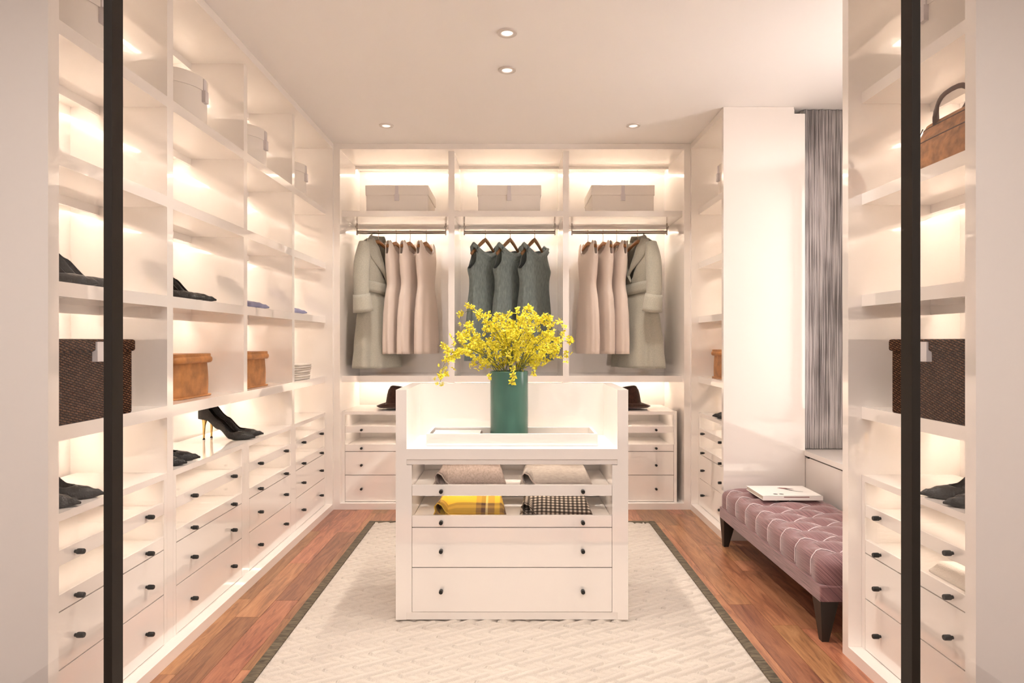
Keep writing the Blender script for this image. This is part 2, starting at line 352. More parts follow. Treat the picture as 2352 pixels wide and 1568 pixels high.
# ------------------------------------------------------------------ measures of the room (metres)
CEIL = 2.70
XP = 1.317       # plinth, top rail and end panels of the side cabinets
XS = 1.37        # shelves, dividers and drawer fronts
XB = 1.755       # inside of their backs
YP, YS, YB = 4.722, 4.772, 5.34     # the same for the rear cabinet
SH = [(2.171, 2.214), (1.774, 1.818), (1.377, 1.422), (0.938, 0.984)]    # shelf boards (bottom, top)
UT = 0.719       # top of the drawer chests
PL = 0.045       # plinth height

# ------------------------------------------------------------------ the setting
fl = struct(box('floor', -2.0, 2.6, -2.7, 5.6, -0.08, -0.012, 'shadow_gap'))
struct(MB().box(-2.0, 2.6, 0.9, 5.6, CEIL, CEIL + 0.1).box(-2.0, 2.6, -2.7, -2.2, CEIL, CEIL + 0.1)
       .box(-2.0, -1.5, -2.2, 0.9, CEIL, CEIL + 0.1).box(1.5, 2.6, -2.2, 0.9, CEIL, CEIL + 0.1).obj('ceiling', 'ceiling_paint'))
struct(box('wall_left', -1.95, -1.80, -2.7, 5.6, -0.08, CEIL, 'plaster'))
struct(box('wall_back', -1.80, 2.6, 5.40, 5.6, -0.08, CEIL, 'plaster'))
struct(box('wall_right', 1.80, 1.95, -2.7, 2.53, -0.08, CEIL, 'plaster'))
WA, WB = 2.56, 3.26       # window opening along the alcove
wr = struct(MB().box(2.40, 2.55, 2.53, WA, -0.08, CEIL).box(2.40, 2.55, WB, 5.40, -0.08, CEIL)
            .box(2.40, 2.55, WA, WB, -0.08, 0.64).box(2.40, 2.55, WA, WB, 2.56, CEIL).obj('wall_alcove', 'plaster'))
struct(box('wall_alcove_near', 1.95, 2.55, 2.43, 2.53, -0.08, CEIL, 'plaster'))
struct(box('wall_alcove_far', 1.83, 2.40, 4.06, 4.16, -0.08, CEIL, 'plaster'))
struct(box('wall_front', -1.80, 1.80, -2.7, -2.56, -0.08, CEIL, 'plaster'))
def window(name, rects_frame, pane, gm='glass'):
    f = MB()
    for r in rects_frame: f.box(*r)
    o = struct(f.obj(name, 'white_metal')); p = MB().box(*pane).obj('pane', gm, o); return o
window('window_1', [(2.43, 2.48, WA, WA + 0.05, 0.64, 2.56), (2.43, 2.48, WB - 0.05, WB, 0.64, 2.56), (2.43, 2.48, WA + 0.05, WB - 0.05, 0.64, 0.69), (2.43, 2.48, WA + 0.05, WB - 0.05, 2.51, 2.56)],
       (2.452, 2.458, WA + 0.05, WB - 0.05, 0.69, 2.51))
window('added_skylight', [(-1.5, -1.44, -2.2, 0.9, CEIL + 0.02, CEIL + 0.08), (1.44, 1.5, -2.2, 0.9, CEIL + 0.02, CEIL + 0.08), (-1.44, 1.44, -2.2, -2.14, CEIL + 0.02, CEIL + 0.08), (-1.44, 1.44, 0.84, 0.9, CEIL + 0.02, CEIL + 0.08)],
       (-1.44, 1.44, -2.14, 0.84, CEIL + 0.045, CEIL + 0.051), 'tinted_glass')  # skylight added out of view, to brighten faces turned to the camera

# floor planks, each one a board of its own
def planks():
    me = MB().box(-0.5, 0.5, -0.5, 0.5, -1, 0).mesh('plank', 'floor_wood')
    wd = 0.1135; g = 0.0012; rnd = random.Random(3)
    def run(xa, y0, y1):
        y = y0 - rnd.uniform(0, 0.7)
        while y < y1:
            ln = rnd.choice([0.16, 0.45, 0.7, 0.9, 1.1, 1.3])
            a, b = max(y, y0), min(y + ln, y1)
            if b - a > 0.04: put(me, 'plank', fl, loc=(xa + wd / 2, (a + b) / 2, 0), scale=(wd - g, b - a - g, 0.014))
            y += ln
    for i in range(-12, 12): run(i * wd - 0.0, 1.0, 4.76)
    for i in range(12, 17): run(i * wd, 2.53, 4.0)
planks()

# ------------------------------------------------------------------ rug with woven relief
def rug():
    t = thing('area_rug', 'cream rug in diagonal basket weave with dark brown border under the island', 'rug')
    x0, x1, y0, y1 = -0.937, 0.937, 1.75, 4.355
    nx, ny = 470, 650
    X, Yg = np.meshgrid(np.linspace(x0, x1, nx), np.linspace(y0, y1, ny))
    al = math.radians(30); p = 0.036
    rng = np.random.RandomState(1)
    A = (Yg * math.cos(al) - X * math.sin(al)) / p       # index of the cords rising to the right
    B = (Yg * math.cos(al) + X * math.sin(al)) / p       # cords falling to the right
    i = np.floor(A); j = np.floor(B); fa = A - i; fb = B - j
    over = ((i * 2 + j) % 7) < 4
    ha = np.sqrt(np.clip(1 - ((2 * fa - 1) / 0.74) ** 2, 0, 1)); hb = np.sqrt(np.clip(1 - ((2 * fb - 1) / 0.8) ** 2, 0, 1))
    hgt = np.where(over, 0.0125 * ha, 0.0066 * hb)
    Z = 0.0006 + hgt
    edge = np.minimum(np.minimum(X - x0, x1 - X), np.minimum(Yg - y0, y1 - Yg)); Z = np.where(edge < 0.004, 0.002, Z)
    co = np.stack([X, Yg, Z], -1).reshape(-1, 3).astype(np.float32)
    idx = np.arange(nx * ny).reshape(ny, nx); q = np.stack([idx[:-1, :-1], idx[:-1, 1:], idx[1:, 1:], idx[1:, :-1]], -1).reshape(-1, 4)
    me = bpy.data.meshes.new('woven_field'); me.vertices.add(len(co)); me.vertices.foreach_set('co', co.ravel())
    me.loops.add(q.size); me.loops.foreach_set('vertex_index', q.ravel().astype(np.int32)); me.polygons.add(len(q))
    me.polygons.foreach_set('loop_start', np.arange(0, q.size, 4, dtype=np.int32)); me.polygons.foreach_set('use_smooth', np.ones(len(q), bool))
    me.update(calc_edges=True); me.materials.append(M['rug_cream']); put(me, 'woven_field', t)
    b = 0.042; h = 0.009
    for (a, c, d, e) in ((x0 - b, x0, y0 - b, y1 + b), (x1, x1 + b, y0 - b, y1 + b), (x0, x1, y0 - b, y0), (x0, x1, y1, y1 + b)):
        box('border', a, c, d, e, 0.0005, h, 'rug_border', t, bev=0.003)
rug()

# ------------------------------------------------------------------ cabinets
KNOB = MB().lathe([(0.0055, 0.0), (0.0055, -0.006), (0.0088, -0.008), (0.0092, -0.012), (0.0088, -0.027), (0.0075, -0.0295)], 16, axis='Y', cap0=True, cap1=True).mesh('knob', 'knob_black', 50)
def led(parent, x0, x1, y0, y1, z, m='led'): box('led_strip', x0, x1, y0, y1, z - 0.003, z, m, parent)

def drawers(root, Wd, depth, kx, zt=0.695, z0=PL, stile=0.023, zled=0.6945, lm='led_chest'):
    """two glass fronted drawers over two solid ones; front plane local y=0, facing -y"""
    w = Wd / 2 - stile
    box('side_panel', -Wd / 2, -w, 0, depth, z0, zt, 'lacquer', root); box('side_panel', w, Wd / 2, 0, depth, z0, zt, 'lacquer', root)
    box('back_panel', -w, w, depth - 0.012, depth, z0, zt, 'lacquer', root); box('bottom_panel', -w, w, 0.02, depth - 0.012, z0, z0 + 0.012, 'lacquer', root)
    g = 0.0018
    for (a, b, c) in ((0.5605, 0.607, 0.695), (0.4225, 0.472, 0.559)):
        d = MB().box(-w + g, w - g, 0, 0.018, a, b).box(-w + g, w - g, 0.018, depth - 0.03, b - 0.022, b - 0.014).obj('drawer', 'lacquer', root)
        MB().box(-w + g, w - g, 0.004, 0.009, b, c - 0.001).obj('glass_pane', 'glass', d)
        for sx in (-1, 1): put(KNOB, 'knob', d, loc=(sx * kx, 0, (a + b) / 2 - 0.001))
        led(root, -w + 0.02, w - 0.02, 0.10, 0.118, zled if c > 0.6 else 0.584, lm)
    for (a, b, k) in ((0.246, 0.4185, 0.3206), (z0 + 0.003, 0.242, 0.144)):
        d = MB().box(-w + g, w - g, 0, 0.018, a, b).box(-w + g, w - g, 0.018, depth - 0.03, a + 0.01, a + 0.02).obj('drawer', 'lacquer', root)
        for sx in (-1, 1): put(KNOB, 'knob', d, loc=(sx * kx, 0, k))

def chest(label, loc, rz, Wd, depth, kx):
    t = thing('drawer_chest', label, 'chest', loc, rz, 'built-in drawer chests under the shelves')
    drawers(t, Wd, depth, kx); box('top_panel', -Wd / 2, Wd / 2, 0, depth, 0.695, UT, 'lacquer', t); return t

def side_unit(name, label, s, ya, yb, ends, divs, group=None, wide_end=None):
    """open shelving along a side wall. s=-1 left, +1 right; ends: end panel y ranges; divs: (y0,y1,split)"""
    t = thing(name, label, 'wardrobe', group=group)
    X = lambda a: s * a
    box('plinth', X(XP), X(XB), ya, yb, 0, PL, 'lacquer', t); box('top_board', X(XP), X(XB), ya, yb, CEIL - 0.042, CEIL - 0.001, 'lacquer', t)
    box('back_panel', X(XB), X(XB + 0.02), ends[0][1], yb, 0, CEIL - 0.001, 'lacquer', t)
    for (a, b) in ends:
        xe = wide_end if (wide_end and a == ends[0][0]) else XB
        box('end_panel', X(XP), X(xe), a, b, PL, CEIL - 0.042, 'lacquer', t)
    cells = []; prev = ends[0][1]
    for (a, b, sp) in divs:
        if sp:
            box('divider', X(XS), X(XB), a, b, SH[3][1], CEIL - 0.042, 'lacquer', t); box('divider', X(XS), X(XB), a, b, PL, UT, 'lacquer', t)
        else: box('divider', X(XS), X(XB), a, b, PL, CEIL - 0.042, 'lacquer', t)
        cells.append((prev, a)); prev = b
    cells.append((prev, ends[1][0]))
    for (a, b) in cells:
        for k, (z0, z1) in enumerate(SH):
            box('shelf', X(XS), X(XB), a, b, z0, z1, 'lacquer', t)
        for z in [CEIL - 0.042] + [q[0] for q in SH]:
            led(t, X(XB - 0.070), X(XB - 0.095), a + 0.08, b - 0.08, z, 'led')
            box('light_lip', X(XB - 0.102), X(XB - 0.116), a, b, z - 0.033, z, 'lacquer', t)
    # lower boards run through where a divider stops at the box shelf
    for (a, b, sp) in divs:
        if sp: box('shelf', X(XS), X(XB), a, b, SH[3][0], SH[3][1], 'lacquer', t)
    return cells
LC = side_unit('open_wardrobe', 'long white gloss wardrobe of open lit shelves along the left wall', -1, 1.817, YP, [(1.817, 1.8604), (4.700, YP)],
               [(2.5428, 2.5869, False), (3.2693, 3.3123, True), (3.988, 4.031, False)])
RC1 = side_unit('open_wardrobe', 'single bay white wardrobe at right nearest the viewer holding the brown handbag', 1, 1.817, 2.55, [(1.817, 1.8604), (2.507, 2.55)], [])
RC2 = side_unit('open_wardrobe', 'narrow white wardrobe in the far right corner beyond the bench', 1, 3.985, YP, [(3.985, 4.020), (4.700, YP)], [], wide_end=1.825)
for (a, b), lb in zip(LC, ['nearest chest of drawers in the left wardrobe behind the dark post', 'chest of drawers in left wardrobe below the pointed black shoes, second from viewer',
                           'chest of drawers in left wardrobe, third from viewer', 'last chest of drawers in left wardrobe beside the rear corner']):
    chest(lb, (-XS, (a + b) / 2, 0), PI / 2, b - a - 0.001, 0.36, 0.195)
(a, b) = RC1[0]; chest('chest of drawers at far right below black shoes, beside the right post', (XS, (a + b) / 2, 0), -PI / 2, b - a - 0.001, 0.36, 0.195)
(a, b) = RC2[0]; chest('chest of drawers in the far right corner wardrobe behind the bench', (XS, (a + b) / 2, 0), -PI / 2, b - a - 0.001, 0.36, 0.195)

def rear_unit():
    t = thing('hanging_wardrobe', 'white gloss rear wardrobe with three lit hanging bays and top shelf', 'wardrobe')
    xi = 1.27
    box('plinth', -XP, XP, YP, YB, 0, PL, 'lacquer', t); box('top_board', -XP, XP, YP, YB, CEIL - 0.042, CEIL - 0.001, 'lacquer', t)
    box('back_panel', -XP, XP, YB, YB + 0.02, 0, CEIL - 0.001, 'lacquer', t)
    for s in (-1, 1): box('end_panel', s * xi, s * XP, YP, YB, PL, CEIL - 0.042, 'lacquer', t)
    dv = [(-0.474, -0.4285), (0.380, 0.425)]
    for (a, b) in dv: box('divider', a, b, YS, YB, PL, CEIL - 0.042, 'lacquer', t)
    cells = [(-xi, dv[0][0]), (dv[0][1], dv[1][0]), (dv[1][1], xi)]
    for (a, b) in cells:
        for (z0, z1) in (SH[0], SH[3]): box('shelf', a, b, YS, YB, z0, z1, 'lacquer', t)
        for z in (CEIL - 0.042, SH[0][0], SH[3][0]):
            led(t, a + 0.03, b - 0.03, YB - 0.125, YB - 0.10, z, 'led_rear'); box('light_lip', a, b, YB - 0.146, YB - 0.132, z - 0.020, z, 'lacquer', t)
    return cells
BC = rear_unit()
chest('chest of drawers in rear wardrobe under the left brown hat', ((-1.27 - 0.474) / 2, YS, 0), 0, 0.795, 0.5, 0.247)
chest('middle chest of drawers in rear wardrobe hidden behind the island', ((-0.4285 + 0.380) / 2, YS, 0), 0, 0.807, 0.5, 0.247)
chest('chest of drawers in rear wardrobe under the right brown hat', ((0.425 + 1.23) / 2, YS, 0), 0, 0.804, 0.5, 0.244)

# island
YI = 2.8217; IZ = 0.0132
def island():
    t = thing('dressing_island', 'white gloss dressing island with glass drawers standing on the cream rug', 'island', (0, YI, 0))
    for s in (-1, 1): box('side_panel', s * 0.465, s * 0.5125, 0, 0.475, IZ, 1.027, 'lacquer', t)
    box('back_panel', -0.465, 0.465, 0.432, 0.475, IZ, 1.027, 'lacquer', t)
    box('tabletop', -0.465, 0.465, 0.0, 0.432, 0.720, 0.766, 'lacquer', t)
    box('top_rail', -0.465, 0.465, 0.006, 0.05, 0.697, 0.718, 'lacquer', t)
    box('base_panel', -0.465, 0.465, 0.003, 0.4, IZ, 0.046, 'lacquer', t)
    drawers(t, 0.93, 0.43, 0.311, z0=0.046, zled=0.716, lm='led_drawer')
island()

# alcove ledge at the window
def ledge():
    t = thing('window_ledge_cabinet', 'low white ledge cabinet under the window behind the bench', 'cabinet')
    box('top_panel', 1.82, 2.40, 2.535, 4.055, 0.532, 0.562, 'lacquer', t); box('body', 1.828, 2.40, 2.535, 4.055, 0.0, 0.522, 'lacquer', t)
    box('reveal_strip', 1.845, 2.39, 2.54, 4.05, 0.522, 0.532, 'shadow_gap', t); box('pull_tab', 1.818, 1.828, 3.93, 3.955, 0.521, 0.531, 'knob_black', t)
ledge()

# curtain hanging over the end of the ledge
def curtain():
    n = 170; x0, x1 = 1.834, 2.385
    def fn(u, v):
        x = x0 + (x1 - x0) * u; y = 4.028 - 0.0045 * math.sin(u * 2 * PI * 11 + 0.6 * math.sin(v * 3)) - 0.004 * math.sin(u * 2 * PI * 37 + 2)
        return (x, y, 0.566 + (CEIL - 0.004 - 0.566) * v)
    o = MB().grid(fn, n, 14).obj('window_curtain', 'curtain_grey', None, True); solid(o, 0.003)
    tag(o, 'grey vertically streaked curtain hanging above the low window ledge', 'curtain')
curtain()

# dark steel framed glass screens either side of the doorway
def screen(s):
    t = thing('glass_screen', 'dark bronze framed glass screen with slim post at ' + ('left' if s < 0 else 'right') + ' edge of doorway', 'screen', group='doorway screens')
    X = lambda a: s * a
    box('post', X(1.0003), X(1.0215), 1.6, 1.6466, 0.0, CEIL, 'dark_bronze', t, bev=0.001)
    box('rail', X(1.0215), X(1.795), 1.6, 1.6466, 0.0, 0.03, 'dark_bronze', t); box('rail', X(1.0215), X(1.795), 1.6, 1.6466, CEIL - 0.03, CEIL, 'dark_bronze', t)
    box('glass_pane', X(1.0215), X(1.795), 1.622, 1.628, 0.03, CEIL - 0.03, 'glass', t)
screen(-1); screen(1)

# ceiling downlights
def downlight(x, y, lab):
    t = thing('ceiling_downlight', lab, 'downlight', (x, y, CEIL), group='recessed ceiling spots')
    MB().lathe([(0.028, -0.001), (0.030, -0.006), (0.047, -0.005), (0.049, -0.0005)], 28, cap0=False).obj('trim_ring', 'white_metal', t, 40)
    MB().lathe([(0.027, -0.003), (0.012, -0.0035), (0.0005, -0.0036)], 20).obj('lens', 'lamp_glow', t)
    l = bpy.data.lights.new('spot_beam', 'SPOT'); l.energy = SPOT; l.spot_size = math.radians(95); l.spot_blend = 0.9; l.shadow_soft_size = 0.03; l.color = (1, 0.91, 0.82)
    o = bpy.data.objects.new('spot_beam', l); COL.objects.link(o); o.parent = t; o.location = (0, 0, -0.012)
downlight(-0.023, 3.027, 'round ceiling downlight nearest the viewer above the island')
downlight(-0.026, 3.44, 'round ceiling downlight just beyond the nearest one over the island')
downlight(-0.85, 4.327, 'small ceiling downlight at rear left above the coat')
downlight(0.82, 4.327, 'small ceiling downlight at rear right above the clothes')
downlight(-0.02, 2.60, 'ceiling downlight above the rug in front of the island')
downlight(-0.85, 2.52, 'ceiling downlight over the floor strip before the left wardrobe')
downlight(0.85, 2.52, 'ceiling downlight over the floor strip near the right post')

# ------------------------------------------------------------------ hanging rods, hangers and clothes
RY, RZ = 5.05, 2.10
def rod(x0, x1, lab):
    t = thing('hanging_rail', lab, 'rail', group='clothes rails')
    MB().tube([(x0, RY, RZ), (x1, RY, RZ)], 0.0135, 14).obj('rod', 'chrome', t, 60)
    for x, s in ((x0, 1), (x1, -1)):
        MB().box(x - 0.005, x + 0.005, RY - 0.008, RY + 0.008, RZ - 0.022, SH[0][0]).obj('bracket', 'chrome', t)
        MB().lathe([(0.011, 0.0), (0.011, 0.008), (0.006, 0.012)], 14, c=(x, RY - 0.02, SH[0][0] - 0.03), axis='Y', cap0=True, cap1=True).obj('bracket_bolt', 'chrome', t, 40)
rod(-1.222, -0.522, 'chrome clothes rail in the left bay of the rear wardrobe'); rod(-0.376, 0.338, 'chrome clothes rail in the middle bay holding the slate dresses')
rod(0.472, 1.222, 'chrome clothes rail in the right bay of the rear wardrobe')

def hanger_mesh(w, drop, wood, t):
    pts = []; rad = []
    for k in range(15):
        u = -1 + 2 * k / 14; pts.append((u * w, 0.012 * (abs(u) ** 2), -drop * abs(u) ** 1.15 + 0.012 * (1 - abs(u)))); rad.append(0.0105 + 0.007 * (1 - abs(u)) + (0.002 if abs(u) > 0.8 else 0))
    MB().tube(pts, rad, 8, flat=0.6).obj('shoulder_bar', wood, t, True)
    z0 = 0.02; top = RZ + 0.0175
    hook = [(0, 0, z0), (0, 0, 0.045)]
    return hook
def hanger(x, z, ang, wood, lab, w=0.19, drop=0.075):
    t = thing('clothes_hanger', lab, 'hanger', (x, RY, z), ang, 'hangers on the rear rails')
    hook = hanger_mesh(w, drop, wood, t)
    hz = RZ - z; r = 0.018
    pts = hook + [(0.004, 0, 0.045 + (hz - 0.06) * 0.5)]
    # arc over the rod, lying across it in world y
    ca, sa = math.cos(-ang), math.sin(-ang)
    for k in range(13):
        a = -0.45 * PI + 1.35 * PI * k / 12
        yy, zz = -r * math.cos(a + PI) , hz + r * math.sin(a)
        yy = r * math.cos(a)
        pts.append((-sa * yy * 1.0, ca * yy * 1.0, zz))
    MB().tube(pts, 0.0021, 6).obj('hook', 'chrome', t, True)
    return t

def garment(fn_half, ztop, zhem, depth, folds, nu=72, nv=34, front_drop=None):
    """open tube of cloth: half width and depth by height, top edge by position round the body"""
    def fn(u, v):
        th = 2 * PI * u; c, s = math.cos(th), math.sin(th)
        top = ztop(c, s < 0); z = zhem + (top - zhem) * (1 - (1 - v) ** 1.0)
        a = fn_half(z); b = depth(z)
        e = 0.72
        cx = math.copysign(abs(c) ** e, c); sy = math.copysign(abs(s) ** e, s)
        k = folds(z, u)
        return (a * cx * (1 + 0.25 * k), b * sy * (1 + k), z)
    return MB().grid(fn, nu, nv, closed_u=True)

def tank_dress(x, ang, m, lab, grp, flip=1):
    hw = [(1.14, 0.165), (1.25, 0.17), (1.42, 0.165), (1.55, 0.15), (1.69, 0.118), (1.80, 0.135), (1.92, 0.15), (2.03, 0.16)]
    dp = [(1.14, 0.046), (1.45, 0.046), (1.69, 0.036), (1.86, 0.042), (1.95, 0.03), (2.03, 0.012)]
    def ztop(c, front):
        a = abs(c)
        if front: t = [(0.0, 1.925), (0.30, 1.945), (0.50, 2.010), (0.60, 2.024), (0.80, 2.012), (0.92, 1.965), (1.0, 1.915)]
        else: t = [(0.0, 1.995), (0.40, 2.01), (0.55, 2.024), (0.80, 2.012), (0.92, 1.965), (1.0, 1.915)]
        return lerp_tab(t, a)
    ph = random.uniform(0, 6)
    def folds(z, u):
        g = max(0, min(1, (1.75 - z) / 0.6)); return g * (0.16 * math.sin(2 * PI * u * 5 + ph) + 0.10 * math.sin(2 * PI * u * 9 + 1.3 * ph))
    o = garment(lambda z: lerp_tab(hw, z), ztop, 1.144, lambda z: lerp_tab(dp, z), folds).obj('sleeveless_dress', m, None, True)
    o.location = (x, RY, 0); o.rotation_euler = (0, 0, ang); solid(o, 0.003)
    tag(o, lab, 'dress', grp); return o
def slate_dress(x, ang, lab):
    t = thing('slate_dress', lab, 'dress', (x, RY, 0), ang, 'slate linen dresses in the middle bay')
    hw = [(1.09, 0.20), (1.35, 0.19), (1.55, 0.175), (1.66, 0.165), (1.72, 0.165), (1.80, 0.185), (1.85, 0.15), (1.99, 0.145)]
    dp = [(1.09, 0.066), (1.5, 0.06), (1.68, 0.05), (1.80, 0.055), (1.90, 0.045), (1.99, 0.016)]
    def ztop(c, front):
        a = abs(c)
        t = [(0.0, 1.935), (0.35, 1.945), (0.62, 1.982), (0.80, 1.975), (0.90, 1.86), (1.0, 1.80)] if front else [(0.0, 1.95), (0.5, 1.965), (0.80, 1.978), (0.9, 1.86), (1.0, 1.80)]
        return lerp_tab(t, a)
    ph = random.uniform(0, 6)
    def folds(z, u):
        g = max(0, min(1, (1.72 - z) / 0.5)); return g * (0.30 * math.sin(2 * PI * u * 7 + ph) + 0.12 * math.sin(2 * PI * u * 15 + ph))
    solid(garment(lambda z: lerp_tab(hw, z), ztop, 1.09, lambda z: lerp_tab(dp, z), folds, 96).obj('body', 'linen_slate', t, True), 0.003)
    # draped cowl across the shoulders
    def cowl(u, v):
        xx = (-1 + 2 * u) * 0.132; a = abs(xx) / 0.132
        z = 1.99 - 0.065 * (1 - a ** 1.6) - 0.055 * v - 0.02 * v * (1 - a)
        y = -0.026 - 0.038 * math.sin(PI * min(1, v * 0.9 + 0.1)) * (1 - 0.55 * a * a) + 0.006 * math.sin(v * 11 + u * 3)
        return (xx, y, z)
    solid(MB().grid(cowl, 30, 14).obj('cowl_collar', 'linen_slate', t, True), 0.003)
    for s in (-1, 1):
        MB().tube([(s * 0.125, -0.03, 1.93), (s * 0.132, -0.022, 1.972), (s * 0.130, 0.0, 1.992), (s * 0.130, 0.022, 1.97), (s * 0.125, 0.03, 1.93)], [0.008, 0.016, 0.019, 0.016, 0.008], 8, flat=1.1).obj('shoulder_knot', 'linen_slate', t, True)
    return t
def coat(x, ang, s, lab):
    """belted wrap coat; s=+1 near sleeve on local -x side"""
    t = thing('belted_coat', lab, 'coat', (x, RY, 0), ang, 'sage wool coats')
    hw = [(1.035, 0.25), (1.2, 0.235), (1.4, 0.215), (1.55, 0.18), (1.64, 0.155), (1.72, 0.165), (1.85, 0.18), (1.97, 0.185), (2.03, 0.15)]
    dp = [(1.035, 0.10), (1.3, 0.085), (1.52, 0.07), (1.64, 0.055), (1.80, 0.07), (1.95, 0.055), (2.03, 0.03)]
    def ztop(c, front):
        a = abs(c)
        if front: return lerp_tab([(0, 1.72), (0.2, 1.80), (0.36, 1.90), (0.5, 2.02), (0.6, 2.038), (0.85, 2.025), (1.0, 2.0)], a)
        return lerp_tab([(0, 2.05), (0.5, 2.045), (0.85, 2.025), (1.0, 2.0)], a)
    def folds(z, u):
        g = max(0, min(1, (1.62 - z) / 0.35)); w = 0.16 if abs(z - 1.64) < 0.07 else 0
        return g * (0.20 * math.sin(2 * PI * u * 4 + 0.7) + 0.10 * math.sin(2 * PI * u * 9)) + w * 0.3 * math.sin(2 * PI * u * 14)
    H_ = lambda z: lerp_tab(hw, z); D_ = lambda z: lerp_tab(dp, z)
    solid(garment(H_, ztop, 1.035, D_, folds, 96, 44).obj('body', 'wool_sage', t, True), 0.006)
    # belt round the waist with knot and a hanging end
    def belt(u, v):
        th = 2 * PI * u; z = 1.605 + 0.085 * v; c, q = math.cos(th), math.sin(th); e = 0.72
        return ((H_(1.65) + 0.012) * math.copysign(abs(c) ** e, c), (D_(1.65) + 0.016) * math.copysign(abs(q) ** e, q), z - 0.02 * math.cos(th) * s)
    solid(MB().grid(belt, 60, 4, closed_u=True).obj('belt', 'wool_sage', t, True), 0.009)
    def tie(u, v): return (s * (0.075 + 0.05 * v + 0.03 * u + 0.035 * v * v), -0.10 - 0.035 * v - 0.008 * math.sin(3 * v), 1.62 - 0.36 * v - 0.02 * u)
    solid(MB().grid(tie, 5, 16).obj('belt_tie', 'wool_sage', t, True), 0.008)
    # lapels: wide shawl on both sides of the opening, and the collar behind the neck
    for k in (-1, 1):
        def lap(u, v):
            zt, zb = 2.045, 1.70 if k < 0 else 1.74
            z = zt + (zb - zt) * v
            inner = 0.082 * (1 - v) - 0.015 * v; wdt = 0.105 * math.sin(PI * min(1, 0.22 + 0.78 * v)) * (1 - v ** 3 * 0.7)
            xx = inner + wdt * u
            y = -(D_(min(z, 2.0)) * (1 - (abs(xx) / 0.22) ** 2) + 0.012 + 0.014 * math.sin(PI * u)) * (1 - 0.5 * max(0, (0.2 - v) * 4))
            return (-k * s * xx * -1 if False else k * xx, y, z - 0.05 * u * (1 - v) * 0.4)
        solid(MB().grid(lap, 10, 26).obj('lapel', 'wool_sage', t, True), 0.008)
    def col(u, v):
        a = PI * (0.05 + 0.9 * u); r = 0.068 + 0.03 * v
        return (r * math.cos(a), -0.01 + 0.055 * math.sin(a) * (1 + 0.4 * v), 2.045 + 0.03 * math.sin(PI * 0.5 * (1 - v)) - 0.012 * v)
    solid(MB().grid(col, 20, 6).obj('collar', 'wool_sage', t, True), 0.008)
    for k in (-1, 1):
        pts = []; rr = []
        for i in range(14):
            q = i / 13
            pts.append((k * (0.165 + 0.045 * math.sin(q * PI * 0.6) + 0.02 * q), -0.008 - 0.045 * q * q, 2.0 - 0.52 * q)); rr.append(0.045 + 0.024 * math.sin(min(1, q * 3) * PI / 2) - 0.008 * q)
        sl = MB().tube(pts, rr, 16, flat=0.82).obj('sleeve', 'wool_sage', t, True)
        c0 = Vector(pts[-4]); c1 = Vector(pts[-1]); d = (c1 - c0)
        prof = []
        def cuff(u, v):
            a = 2 * PI * u; p = c0 + d * (v * 1.12); r = 0.064 + 0.012 * v
            return (p.x + r * 0.85 * math.cos(a), p.y + r * math.sin(a), p.z - 0.012 * math.cos(a) * k)
        solid(MB().grid(cuff, 20, 6, closed_u=True).obj('cuff', 'wool_sage', sl, True), 0.008)
    return t
AL = math.radians(72); AR = -AL
# left bay
coat(-1.055, math.radians(60), 1, 'sage grey belted wool coat at far left of the rear wardrobe')
hanger(-1.055, 2.015, math.radians(60), 'hanger_wood', 'wooden hanger inside the sage coat in the left bay')
for i, (x, nm) in enumerate(((-0.914, 'nearest the left coat'), (-0.804, 'in the middle of the left three'), (-0.676, 'rightmost in the left bay'))):
    tank_dress(x, AL, 'satin_blush', 'plain blush sleeveless dress ' + nm, 'blush dresses in the left bay')
    hanger(x, 2.0, AL, 'hanger_wood', 'wooden hanger of the blush dress ' + nm, w=0.13, drop=0.025)
# middle bay
for x, nm in ((-0.2096, 'left'), (-0.0137, 'middle'), (0.1786, 'right')):
    slate_dress(x, math.radians(50), 'slate green sleeveless linen dress, ' + nm + ' one of three above the flowers')
    hanger(x, 2.03, math.radians(50), 'hanger_wood_dark', 'brown wooden hanger of the ' + nm + ' slate dress', w=0.15, drop=0.115)
# right bay
for i, (x, nm) in enumerate(((0.598, 'leftmost in the right bay'), (0.718, 'in the middle of the right three'), (0.825, 'nearest the right coat'))):
    tank_dress(x, AR, 'satin_blush', 'plain blush sleeveless dress ' + nm, 'blush dresses in the right bay')
    hanger(x, 2.0, AR, 'hanger_wood', 'wooden hanger of the blush dress ' + nm, w=0.13, drop=0.025)
coat(0.990, math.radians(-60), -1, 'sage grey belted wool coat at far right of the rear wardrobe')
hanger(0.990, 2.015, math.radians(-60), 'hanger_wood', 'wooden hanger inside the sage coat in the right bay')

# ------------------------------------------------------------------ boxes
def storage_box(x0, x1, lab):
    z = SH[0][1]; y0, y1 = 4.82, 5.285; c = (x0 + x1) / 2
    t = thing('storage_box', lab, 'box', (c, (y0 + y1) / 2, z), group='cream boxes on the rear top shelf')
    w = (x1 - x0) / 2; d = (y1 - y0) / 2
    box('body', -w + 0.006, w - 0.006, -d + 0.006, d - 0.006, 0, 0.16, 'box_paper', t, bev=0.003); box('lid', -w, w, -d, d, 0.128, 0.203, 'box_paper', t, bev=0.003)
    MB().box(-0.013, 0.013, -d - 0.004, -d + 0.001, 0.135, 0.20).box(-0.017, 0.017, -d - 0.006, -d + 0.007, 0.087, 0.137).obj('strap', 'strap_grey', t)
storage_box(-1.105, -0.630, 'cream lidded box on the rear top shelf above the left coat'); storage_box(-0.262, 0.220, 'cream lidded box in the middle of the rear top shelf'); storage_box(0.597, 1.0755, 'cream lidded box at right end of the rear top shelf')

